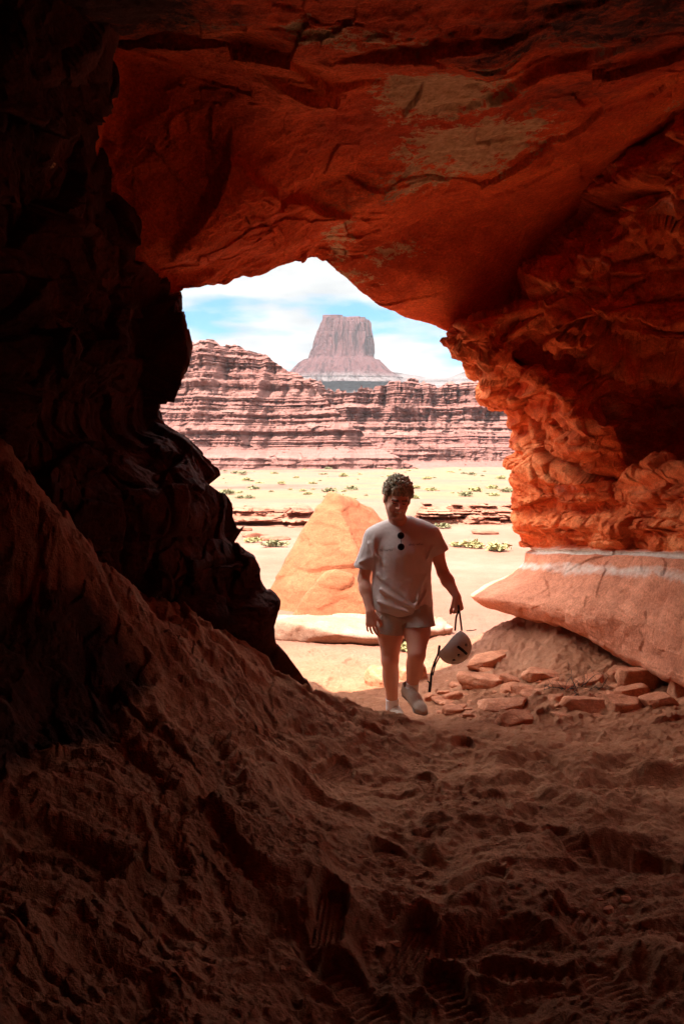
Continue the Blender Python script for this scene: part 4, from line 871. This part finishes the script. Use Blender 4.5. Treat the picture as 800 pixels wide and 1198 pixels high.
lips = isH*np.exp(-((hp_[:, 2]+.055+.25*np.abs(hp_[:, 0])**1.0*-.35)/.009)**2)*(np.abs(hp_[:, 0]) < .03)*(hp_[:, 1] > .06)
teeth = ((np.abs(hp_[:, 0]) < .020) & (np.abs(hp_[:, 2]+.0535) < .0045) & (hp_[:, 1] > .06) & (hp_[:, 1] < .12)).astype(float)
beard = isH*sst(-.035, -.06, hp_[:, 2]+.15*np.abs(hp_[:, 0]))*sst(.0, .03, hp_[:, 1]); beard = beard*(1-lips)
brow = ((np.abs(hp_[:, 2]-.024) < .006) & (np.abs(np.abs(hp_[:, 0])-.03) < .02) & (hp_[:, 1] > .06)).astype(float)
eye = ((hp_[:, 0]**2 > .019**2) & (np.abs(hp_[:, 0]) < .043) & (np.abs(hp_[:, 2]-.004) < .0035) & (hp_[:, 1] > .06)).astype(float)
t = NT('tanned_skin', .55, .35); n = t.noise(12, 4)
c = t.mix(n, (.68, .31, .20), (.78, .41, .29)); c = t.mix(t.attr('beard'), c, t.mix(t.noise(300, 2), (.10, .05, .035), (.36, .17, .11))); c = t.mix(t.attr('lips'), c, (.42, .13, .10)); c = t.mix(t.attr('hairy'), c, (.05, .03, .02)); c = t.mix(t.attr('teeth'), c, (.75, .70, .62))
t.color(c); t.b.inputs['Subsurface Weight'].default_value = .08; t.b.inputs['Subsurface Radius'].default_value = (.01, .004, .002); t.bump(t.noise(140, 4, .6), .4, .001)
PERSON = mesh_np('person', V, F, t.m, dict(beard=.40*beard, lips=lips*.8, teeth=teeth, hairy=np.maximum(brow*.8, eye)), loc=ROOT)
setp(PERSON, 'smiling man in loose pale t-shirt and shorts striding up the slope, looking down', 'person')
# hair ---------------------------------------------------
hv = Vol(HC-.2, HC+.2, .0034)
hv.rs = HS; hv.ell(H(0, -.02, .043), (.079, .098, .083), HM, .01)
rs = np.random.RandomState(3)
for k in range(900):
    th = rs.rand()*6.283; u = rs.rand(); el = math.acos(1-1.15*u); n_ = np.array([math.cos(th)*math.sin(el), math.sin(th)*math.sin(el), math.cos(el)])
    if n_[1] > .55 and n_[2] < .42: continue
    c0 = np.array([0, -.02, .045])+n_*np.array([.082, .100, .087]); tg = np.cross(n_, rs.normal(size=3)); tg /= np.linalg.norm(tg); tg = unit(tg+[0, .5, -.1]+n_*.5)
    hgt = .008+rs.rand()**2*.034*max(n_[2], .25); c1 = c0+n_*hgt*.5+tg*.010; c2 = c1+unit(tg+rs.normal(size=3)*.8)*.012
    hv.cone(H(*c0), H(*c1), .0055, .0045, .002).cone(H(*c1), H(*c2), .0045, .0018, .001)
for k in range(22):   # fringe over the forehead and the sideburns
    a = rs.uniform(-.05, .05); c0 = np.array([a, .066, .085]); c1 = np.array([a+rs.normal()*.006, .088-abs(a)*.3, .066+rs.normal()*.006]); c2 = c1+[rs.normal()*.008, .004, -.02+rs.normal()*.007]
    hv.cone(H(*c0), H(*c1), .009, .0065, .003).cone(H(*c1), H(*c2), .006, .002, .002)
for sx_ in (-1, 1): hv.cone(H(sx_*.074, .012, .05), H(sx_*.070, .018, -.012), .010, .006, .004)
def cutface(p):
    q = (p-HC)@HM/HS; return np.maximum(np.maximum(-(q[..., 1]-.052-.3*(q[..., 2]-.06)), q[..., 2]-.052), -99)
hv.op(cutface, HC-.2, HC+.2, .004, 's')
def cutlow(p):
    q = (p-HC)@HM/HS; return q[..., 2]+.045-.5*np.clip(q[..., 1], -.03, .06)
hv.op(cutlow, HC-.2, HC+.2, .004, 's')
V, F = hv.mesh(0)
t = NT('short_curly_hair', .6, .3); t.color(t.ramp(t.noise(60, 4, .7), [(.3, (.20, .155, .10)), (.5, (.40, .33, .22)), (.7, (.60, .52, .38))])); t.bump(t.noise(260, 4, .7, t.map((1, 1, .3))), .9, .003)
mesh_np('hair', V, F, t.m, loc=ROOT, parent=None).parent = None
HAIR = bpy.data.objects['hair']; HAIR.parent = PERSON; HAIR.location = (0, 0, 0)
def child(name, V, F, mat, parent=None, attrs=None, label=None):
    o = mesh_np(name, V, F, mat, attrs, loc=ROOT); o.parent = parent or PERSON; o.location = (0, 0, 0)
    if label: o['label'] = label
    return o
# t-shirt -------------------------------------------------
sv = Vol(J(408, 726)*[1, 0, 1]+[0, DP-.24, 0], J(535, 604)*[1, 0, 1]+[0, DP+.26, 0], .0045)
sv.cone(J(450, 627, .04), J(491, 625, .04), .098, .098, .03, sq=((0, 1, 0), .95)).cone(J(440, 630, .03), J(462, 616, .04), .080, .070, .03).cone(J(501, 628, .03), J(478, 615, .04), .080, .070, .03)
sv.ell(J(471, 648, .02), (.190, .135, .20), k=.05)
sv.cone(J(470.5, 655, .02), J(469.5, 712, .02), .198, .220, .05, sq=((0, 1, 0), .66))
def sleeve(sh, tip, r0, r1, cutn):
    global sv
    s2 = sv.like(); s2.cone(sh, tip+(tip-sh)*.3, r0, r1, .01, sq=((0, 1, 0), .95))
    p = s2.pts()
    s2.f = np.maximum(s2.f, ((p-tip)@unit(cutn)))
    # hollow cuff
    sv.merge(s2, .028)
# body cut first, then the sleeves
def hemcut(p):
    x = p[..., 0]-J(472, 700)[0]; y = p[..., 1]-DP
    zh = J(471, 717)[2]+.95*x*x+.02*x+.05*np.clip(y, -.1, .2)+.006*np.sin(x*38)
    return p[..., 2]-zh
pA = sv.pts()
sv.f = np.maximum(sv.f, -hemcut(pA))
cR = J(427, 664, .05); cL = J(512, 648, .03)
sleeve(J(440, 630, .03), cR, .086, .074, unit(elR-shR)+[.12, 0, 0]); sleeve(J(501, 628, .03), cL, .086, .080, unit([.42, 0, -.9]))
# folds: ridges pulled to the hip and across the belly
def fold(a, b_, r_, k, mode='u'): sv.cone(a, b_, r_, r_*.55, k, mode)
fd = .02-.137
for (a, b_, r_) in [((441, 672, -.06), (484, 708, -.135), .012), ((445, 690, -.09), (486, 712, -.14), .012), ((496, 676, -.07), (487, 708, -.135), .013), ((498, 692, -.08), (489, 712, -.13), .010), ((442, 704, -.09), (478, 716, -.14), .011),
                    ((432, 636, -.05), (448, 662, -.09), .010), ((438, 630, -.05), (436, 655, -.06), .008), ((505, 640, -.05), (497, 660, -.09), .010), 
                    ((437, 650, -.03), (420, 658, -.02), .008), ((500, 646, -.04), (518, 640, -.03), .008)]:
    sv.cone(J(*a), J(*b_), r_, r_*.6, .022)
for (a, b_, r_) in [((444, 682, -.10), (482, 708, -.155), .012), ((497, 685, -.09), (490, 708, -.15), .012), ((446, 697, -.11), (480, 714, -.16), .010), ((446, 645, -.08), (447, 675, -.09), .010), ((497, 645, -.08), (498, 670, -.08), .010)]:
    sv.cone(J(*a), J(*b_), r_, r_*.6, .025, 's')
sv.ell(H(0, .0, -.100), (.064, .070, .050), HM, .006, 's')
# hollow the hem so that it hangs free
sv.cone(J(472, 712, .02), J(472, 735, .02), .175, .205, .004, 's', sq=((0, 1, 0), .60))
V, F = sv.mesh(2)
nrm = V-np.array([J(471, 660)[0], DP+.03, 0])*[1, 1, 0]-[0, 0, 1]*V[:, 2:3]
V = V+unit([0, 1, 0])*0+(nrm/np.linalg.norm(nrm, axis=1)[:, None])*(.0045*fbm(V*np.array([9, 9, 5]), 3)+.003*fbm(V*22, 2))[:, None]
t = NT('heather_cotton', .95, .1); c = t.mix(t.noise(240, 3, .7), (.58, .47, .43), (.76, .65, .60))
t.color(c); t.b.inputs['Sheen Weight'].default_value = .15; t.bump(t.noise(420, 2), .3, .0008); t.bump(t.noise(14, 4), .35, .008); M_SHIRT = t.m
SHIRT = child('t_shirt', V, F, M_SHIRT, label='loose pale heather t-shirt with a small line of print across the chest')
from mathutils.bvhtree import BVHTree
bv = BVHTree.FromPolygons([tuple(v) for v in V], [tuple(f) for f in F])
def onshirt(px, py, lift=.002):
    o_ = Vector((0, 0, CAMZ)); d_ = Vector(W(px, py, 8.)-np.array([0, 0, CAMZ])).normalized(); h = bv.ray_cast(o_, d_)
    return np.array(h[0])+np.array([0, -lift, 0]) if h[0] else J(px, py, -.12)
# the two lines of tiny print either side of the glasses, too small to read
M_PR1 = plain('pale_print_ink', (.72, .66, .62)); M_PR2 = plain('dark_print_ink', (.16, .10, .10))
def print_marks(name, mat, y0, xa, xb, hgt, seed):
    rs = random.Random(seed); V = []; F = []; x = xa
    while x < xb:
        w_ = rs.choice([.45, .7, .9, 1.1]); hh_ = hgt*rs.choice([.7, .7, 1.]); sl = (x-462)*-.035
        for (dx, dy, ww, h2) in ([(0, 0, w_*.35, hh_)]+([(0, 0, w_, hh_*.28)] if rs.random() < .6 else [])+([(0, hh_*.7, w_, hh_*.28)] if rs.random() < .6 else [])+([(w_*.65, 0, w_*.35, hh_)] if rs.random() < .5 else [])):
            i = len(V); yy = y0+sl
            V += [onshirt(x+dx, yy-dy), onshirt(x+dx+ww, yy-dy), onshirt(x+dx+ww, yy-dy-h2), onshirt(x+dx, yy-dy-h2)]; F.append([i, i+1, i+2, i+3])
        x += w_+rs.choice([.25, .3, .8])
    child(name, np.array(V), np.array(F), mat, SHIRT)
print_marks('chest_print', M_PR1, 641.2, 444, 459, 2.5, 1); print_marks('chest_print', M_PR1, 635.4, 480, 496, 2.5, 2)
print_marks('chest_print', M_PR2, 644.4, 444, 459, 2.4, 3); print_marks('chest_print', M_PR2, 638.8, 478, 495, 2.4, 4)
# shorts --------------------------------------------------
pv = Vol(J(430, 752)*[1, 0, 1]+[0, DP-.26, 0], J(516, 685)*[1, 0, 1]+[0, DP+.26, 0], .0045)
pv.ell(J(473, 705, .03), (.175, .135, .13), k=.04)
hR0, hR1 = J(459, 712, .02), J(454.5, 740, -.005); hL0, hL1 = J(487, 712, .02), J(489.5, 733, -.045)
def tube(vol, a, b_, r0, r1, cn, hollow):
    s2 = vol.like(); e = b_+(b_-a)*.4; s2.cone(a, e, r0, r1, .01)
    p = s2.pts()
    pl_ = (p-b_)@unit(cn); s2.f = np.maximum(s2.f, pl_)
    vol.merge(s2, .045)
tube(pv, hR0, hR1, .112, .108, [-.12, 0, -1], 0); tube(pv, hL0, hL1, .112, .116, [.05, -.1, -1], 0)
pv.cone(hR1+[0, 0, .012], hR1-[0, 0, .05], .092, .10, .004, 's'); pv.cone(hL1+[0, 0, .012], hL1-[0, 0, .05], .098, .105, .004, 's')
pv.cone(J(473, 728, -.12), J(473, 735, -.05), .008, .01, .02, 's')
for (a, b_) in [((473, 726, -.11), (492, 716, -.10)), ((473, 726, -.11), (455, 720, -.09)), ((500, 720, -.07), (498, 732, -.09)), ((446, 722, -.08), (449, 738, -.08))]: pv.cone(J(*a), J(*b_), .008, .006, .02)
V, F = pv.mesh(2); V = V+(V-V.mean(0))*[1, 1, 0]*(.03*fbm(V*np.array([14, 14, 8]), 3))[:, None]
t = NT('cotton_shorts', .95, .1); t.color(t.mix(t.noise(200, 3), (.38, .31, .26), (.50, .42, .36))); t.bump(t.noise(20, 4), .4, .006); child('shorts', V, F, t.m)
# socks and shoes ------------------------------------------
M_SOCK = plain('white_ribbed_sock', (.80, .74, .72), bump=.001, bs=200); M_SHOE = plain('pale_beige_shoe', (.46, .34, .26), var=.25, scale=60, bump=.002, bs=90); M_SOLE = plain('grey_brown_rubber_sole', (.22, .15, .12)); M_LACE = plain('cream_lace', (.72, .62, .52))
def foot(an, heel, toe, up, leg_dir):
    f_ = unit(toe-heel); up = unit(up-f_*(np.array(up)@f_)); sd = np.cross(f_, up); Lf = .285; Q = lambda a, s2, c2: heel+f_*a*Lf+sd*s2+up*c2
    s_ = Vol(np.minimum(an, Q(.2, 0, .0))-.14, np.maximum(an, Q(.2, 0, .1))+.14, .0035)
    top_ = an-unit(leg_dir)*.075; s_.cone(Q(.20, 0, .055), an, .038, .043, .02).cone(an, top_, .043, .046, .02)
    p = s_.pts(); s_.f = np.maximum(s_.f, -((p-top_)@unit(leg_dir)))
    V, F = s_.mesh(1); child('sock', V, F, M_SOCK)
    v = Vol(Q(.5, 0, .05)-.21, Q(.5, 0, .05)+.21, .0036)
    v.cone(Q(.10, 0, .045), Q(.5, 0, .042), .038, .040, .03, sq=(up, .95)).cone(Q(.5, 0, .038), Q(.80, .004, .030), .045, .042, .03, sq=(up, .72)).cone(Q(.80, .004, .028), Q(.93, .002, .026), .042, .030, .02, sq=(up, .72))
    v.cone(Q(.10, 0, .045), Q(.14, 0, .095), .036, .036, .02).cone(Q(.2, 0, .07), Q(.45, 0, .065), .036, .034, .03)
    v.cone(Q(.19, 0, .085), Q(.17, 0, .14), .030, .034, .006, 's')
    V, F = v.mesh(1); h_ = (V-heel)@up
    SH = child('shoe', V[:], F, M_SHOE)
    w = Vol(Q(.5, 0, 0)-.20, Q(.5, 0, 0)+.20, .0036)
    w.cone(Q(.09, 0, .01), Q(.45, -.002, .01), .039, .034, .02, sq=(up, .4)).cone(Q(.45, -.002, .01), Q(.78, .004, .01), .036, .048, .02, sq=(up, .33)).cone(Q(.78, .004, .01), Q(.94, .002, .014), .047, .030, .02, sq=(up, .36))
    V, F = w.mesh(1); child('sole', V, F, M_SOLE, SH)
    lc_ = Vol(Q(.5, 0, .06)-.12, Q(.5, 0, .06)+.12, .0028)
    for k in range(5):
        a = .42+.085*k; hh_ = .092-.010*k; lc_.cone(Q(a, -.024, hh_-.012), Q(a+.02, .0, hh_+.002), .0032, .0032, .002).cone(Q(a+.02, 0, hh_+.002), Q(a, .024, hh_-.012), .0032, .0032, .002)
    V, F = lc_.mesh(0); child('laces', V, F, M_LACE, SH)
foot(anL, heelL, toeL, (.0, -.5, .9), anL-knL)
foot(anR, heelR+[0, 0, -.02], toeR, (0, 0, 1), anR-knR)
# sunglasses hanging on the collar --------------------------
def disc(c, nrm_, r_, th, n=28, dome=0.):
    nrm_ = unit(nrm_); u = unit(np.cross(nrm_, [0, 0, 1.])); v_ = np.cross(nrm_, u); V = []; F = []
    prof = [(0, th/2+dome), (.6, th/2+dome*.6), (.92, th/2), (1, th/4), (1, -th/4), (.92, -th/2), (0, -th/2)]
    for (q, h) in prof:
        for k in range(n): a = 6.28318*k/n; V.append(c+nrm_*h+r_*q*(math.cos(a)*u+math.sin(a)*v_))
    for j in range(len(prof)-1):
        for k in range(n): F.append([j*n+k, j*n+(k+1) % n, (j+1)*n+(k+1) % n, (j+1)*n+k])
    return np.array(V), np.array(F)
g1, g2 = onshirt(468.6, 626.4, .014), onshirt(468.8, 639.6, .014); gn = unit([0, -1, .12])
GL = bpy.data.objects.new('sunglasses', None); COL.objects.link(GL); GL.location = g1; setp(GL, 'folded round dark sunglasses hanging from the collar of the t-shirt', 'sunglasses')
M_LENS = plain('black_glossy_lens', (.012, .012, .014), .12, .5, 0); M_FRAME = plain('black_plastic_frame', (.02, .018, .018), .35)
def gpart(name, V, F, m, par=None):
    o = mesh_np(name, V, F, m, loc=g1); o.parent = par or GL; o.location = (0, 0, 0); return o
for c in (g1, g2): V, F = disc(c, gn, .0205, .004, dome=.002); gpart('lens', V, F, M_LENS)
def tube_v(pts, r_, h=.0016, k=.002, pad=.02):
    P_ = np.array(pts); v = Vol(P_.min(0)-r_-pad*.5, P_.max(0)+r_+pad*.5, h)
    for a, b_ in zip(P_[:-1], P_[1:]): v.cone(a, b_, r_, r_, k)
    return v.mesh(1)
def ringpts(c, n_, r_, m=20):
    n_ = unit(n_); u = unit(np.cross(n_, [0, 0, 1.])); v_ = np.cross(n_, u); return [c+r_*(math.cos(6.28318*k/m)*u+math.sin(6.28318*k/m)*v_) for k in range(m+1)]
for c in (g1, g2): V, F = tube_v(ringpts(c, gn, .0215), .0026); gpart('rim', V, F, M_FRAME)
V, F = tube_v([g1+[0, 0, -.021], (g1+g2)/2+[.0, -.006, 0], g2+[0, 0, .021]], .0024); gpart('bridge', V, F, M_FRAME)
V, F = tube_v([g1+[.004, .006, .024], g1+[.004, .02, .0], (g1+g2)/2+[.012, .016, 0], g2+[.008, .01, -.03]], .0026); gpart('temple_arm', V, F, M_FRAME)
# helmet ----------------------------------------------------
hc = J(531, 757, -.16); HR = .118
ax = unit([-.66, .20, .62])          # opening normal, up and to the left
v = Vol(hc-.16, hc+.16, .0032); fx2 = unit(np.cross(ax, [0, 1, 0])); fy2 = np.cross(ax, fx2); MM = np.stack([fx2, fy2, ax], 1)
v.ell(hc, (HR*1.02, HR*1.06, HR*.98), MM, .004)
p = v.pts(); q = (p-hc)@MM
v.f = np.maximum(v.f, q[..., 2]-(.052+.003*np.cos(3*np.arctan2(q[..., 1], q[..., 0]))))
v.ell(hc+ax*.006, (HR*.90, HR*.94, HR*.86), MM, .003, 's')
def slot(a, b_, r_): v.cone(hc+MM@np.array(a)*HR, hc+MM@np.array(b_)*HR, r_, r_, .003, 's')
toc = unit(-hc+np.array([0, 0, CAMZ])); tl = MM.T@toc
for e_ in ((.5, .75, -.5), (-.6, .7, -.4), (.1, .9, -.5)): slot(unit(e_)*.8, unit(e_)*1.1, .010)
V, F = v.mesh(1); HROOT = hc
HEL = bpy.data.objects.new('helmet', None); COL.objects.link(HEL); HEL.location = HROOT; setp(HEL, 'pale grey-beige helmet hanging by its black straps from the hand of the man', 'helmet')
def hpart(name, V, F, m, par=None):
    o = mesh_np(name, V, F, m, loc=HROOT); o.parent = par or HEL; o.location = (0, 0, 0); return o
SHELL = hpart('shell', V, F, plain('scuffed_helmet_shell', (.50, .44, .38), .5, .4, .12, 25))
lv_ = Vol(hc-.15, hc+.15, .0036); lv_.ell(hc+ax*.004, (HR*.935, HR*.975, HR*.89), MM, .003); q = (lv_.pts()-hc)@MM; lv_.f = np.maximum(lv_.f, q[..., 2]-.045); lv_.ell(hc+ax*.02, (HR*.82, HR*.86, HR*.78), MM, .003, 's')
V, F = lv_.mesh(1); hpart('foam_liner', V, F, plain('black_foam_liner', (.03, .028, .028), .9))
M_STRAP = plain('black_webbing_strap', (.018, .017, .018), .8)
def strap(pts, w_, th=.0022, twist=0.):
    P_ = np.array(pts, float); t_ = np.linspace(0, len(P_)-1, 60); Pi = pchip(P_[:, None, :], [16]*(len(P_)-1))[:, 0]; n = len(Pi); V = []; F = []
    T = np.gradient(Pi, axis=0)
    for i in range(n):
        tn = unit(T[i]); s2 = unit(np.cross(tn, [math.sin(twist*i/n*6.28)*.9, -1, .1])); u2 = np.cross(tn, s2)
        for a, b_ in ((-1, -1), (1, -1), (1, 1), (-1, 1)): V.append(Pi[i]+s2*a*w_/2+u2*b_*th/2)
    for i in range(n-1):
        for k in range(4): F.append([i*4+k, i*4+(k+1) % 4, i*4+4+(k+1) % 4, i*4+4+k])
    F += [[0, 1, 2, 3], [n*4-1, n*4-2, n*4-3, n*4-4]]; return np.array(V), np.array(F)
gr_ = J(536, 708, -.14)
V, F = strap([J(532, 738, -.20), J(533.5, 722, -.17), J(536.5, 713, -.155), gr_+[0, .01, 0], J(536.5, 711, -.10), J(538, 722, -.12), J(540, 738, -.13)], .013); ST = hpart('chin_strap', V, F, M_STRAP)
V, F = strap([J(514, 755, -.2), J(512.5, 764, -.2), J(508, 775, -.2), J(504.5, 787, -.2), J(503.5, 800, -.2), J(502, 809, -.2)], .016, .003, .6); S2 = hpart('chin_strap', V, F, M_STRAP)
V, F = strap([J(513.5, 756, -.19), J(514, 766, -.19), J(509, 778, -.2), J(506, 790, -.19)], .010, .003, .9); hpart('chin_strap', V, F, M_STRAP)
bx_ = Vol(J(502.5, 803, -.2)-.04, J(502.5, 803, -.2)+.04, .002); bx_.cone(J(503.2, 799.5, -.2), J(502.2, 809, -.2), .011, .010, .003, sq=((0, 1, 0), .5)).cone(J(500, 796.5, -.2), J(502.5, 799, -.2), .005, .006, .003); V, F = bx_.mesh(1); hpart('buckle', V, F, plain('black_plastic_buckle', (.02, .02, .02), .4), S2)
V, F = strap([J(545, 738, -.13), J(552, 737.5, -.12), J(557, 736.5, -.12)], .006, .002); hpart('visor_cord', V, F, M_STRAP)

_h = bv  # slot insert on the side of the shell that faces the cave
sv3 = BVHTree.FromPolygons([tuple(Vector(v.co)+Vector(HROOT)) for v in SHELL.data.vertices], [tuple(f.vertices) for f in SHELL.data.polygons])
def onshell(px, py):
    o_ = Vector((0, 0, CAMZ)); d_ = Vector(W(px, py, 8.)-np.array([0, 0, CAMZ])).normalized(); h = sv3.ray_cast(o_, d_); return np.array(h[0])
V, F = tube_v([onshell(536, 757), onshell(540.5, 760.5), onshell(545, 764.5)], .0095); hpart('vent_slot', V, F, M_STRAP, SHELL)
# ================================================================== LIGHT, SKY, CAMERA
EL, AZ = R(60), R(38)      # sun high, from the left and a little behind the camera
Sd = Vector((-math.sin(AZ)*math.cos(EL), -math.cos(AZ)*math.cos(EL), math.sin(EL)))
sl = bpy.data.lights.new('sun', 'SUN'); sl.energy = 2.6; sl.angle = R(.5); sl.color = (1, .95, .88)
so = bpy.data.objects.new('sun', sl); COL.objects.link(so); so.rotation_euler = Sd.to_track_quat('Z', 'Y').to_euler()
w = bpy.data.worlds.new('World'); sc.world = w; w.use_nodes = True; nt = w.node_tree; nt.nodes.clear()
def wn(t, **k):
    x = nt.nodes.new(t)
    for a, b in k.items(): setattr(x, a, b)
    return x
sky = wn('ShaderNodeTexSky', sky_type='NISHITA', sun_disc=False, sun_elevation=EL, sun_rotation=math.atan2(Sd.x, Sd.y), ozone_density=1.5, dust_density=.6)
tc = wn('ShaderNodeTexCoord'); sp = wn('ShaderNodeSeparateXYZ'); nt.links.new(tc.outputs['Generated'], sp.inputs[0])
ad = wn('ShaderNodeMath', operation='ADD'); ad.inputs[1].default_value = .12; nt.links.new(sp.outputs[2], ad.inputs[0])
mx = wn('ShaderNodeMath', operation='MAXIMUM'); mx.inputs[1].default_value = .05; nt.links.new(ad.outputs[0], mx.inputs[0])
dv = wn('ShaderNodeVectorMath', operation='DIVIDE'); nt.links.new(tc.outputs['Generated'], dv.inputs[0])
cb = wn('ShaderNodeCombineXYZ'); [nt.links.new(mx.outputs[0], cb.inputs[i]) for i in range(3)]; nt.links.new(cb.outputs[0], dv.inputs[1])
nz = wn('ShaderNodeTexNoise'); nz.inputs['Scale'].default_value = 1.5; nz.inputs['Detail'].default_value = 7; nz.inputs['Roughness'].default_value = .52
mp = wn('ShaderNodeMapping'); mp.inputs['Location'].default_value = CLOUD_LOC; nt.links.new(dv.outputs[0], mp.inputs[0]); nt.links.new(mp.outputs[0], nz.inputs['Vector'])
rp = wn('ShaderNodeValToRGB'); rp.color_ramp.elements[0].position = .38; rp.color_ramp.elements[1].position = .50; nt.links.new(nz.outputs[0], rp.inputs[0])
n2 = wn('ShaderNodeTexNoise'); n2.inputs['Scale'].default_value = 3.5; n2.inputs['Detail'].default_value = 6; nt.links.new(dv.outputs[0], n2.inputs['Vector'])
cr = wn('ShaderNodeValToRGB'); cr.color_ramp.elements[0].position = .3; cr.color_ramp.elements[1].position = .6
cr.color_ramp.elements[0].color = (.62, .655, .67, 1); cr.color_ramp.elements[1].color = (.88, .88, .86, 1); nt.links.new(n2.outputs[0], cr.inputs[0])
el_ = wn('ShaderNodeMapRange'); el_.inputs[1].default_value = .25; el_.inputs[2].default_value = .8; el_.inputs[3].default_value = 1; el_.inputs[4].default_value = 11.5; nt.links.new(sp.outputs[2], el_.inputs[0])
sc_ = wn('ShaderNodeVectorMath', operation='SCALE'); nt.links.new(cr.outputs[0], sc_.inputs[0]); nt.links.new(el_.outputs[0], sc_.inputs['Scale'])
mi = wn('ShaderNodeMix', data_type='RGBA'); nt.links.new(rp.outputs[0], mi.inputs[0]); tn = wn('ShaderNodeMix', data_type='RGBA', blend_type='MULTIPLY'); tn.inputs[0].default_value = 1; tn.inputs[7].default_value = (.068, .138, .175, 1); nt.links.new(sky.outputs[0], tn.inputs[6]); nt.links.new(tn.outputs[2], mi.inputs[6]); nt.links.new(sc_.outputs[0], mi.inputs[7])
bg = wn('ShaderNodeBackground'); bg.inputs[1].default_value = .15; nt.links.new(mi.outputs[2], bg.inputs[0])
ow = wn('ShaderNodeOutputWorld'); nt.links.new(bg.outputs[0], ow.inputs[0])
cam = bpy.data.cameras.new('camera'); co = bpy.data.objects.new('camera', cam); COL.objects.link(co)
cam.sensor_fit = 'VERTICAL'; cam.sensor_height = 36; cam.sensor_width = 24; cam.lens = 36*FPX/1198; cam.clip_start = .05; cam.clip_end = 20000
co.location = (0, 0, CAMZ); co.rotation_euler = (math.pi/2-PITCH, 0, 0); sc.camera = co
sc.view_settings.view_transform = 'Standard'; sc.view_settings.look = 'None'; sc.view_settings.exposure = EXPOSURE; sc.view_settings.gamma = 1
sc.cycles.use_denoising = True; sc.cycles.diffuse_bounces = 8; sc.cycles.max_bounces = 12; sc.cycles.sample_clamp_indirect = 6
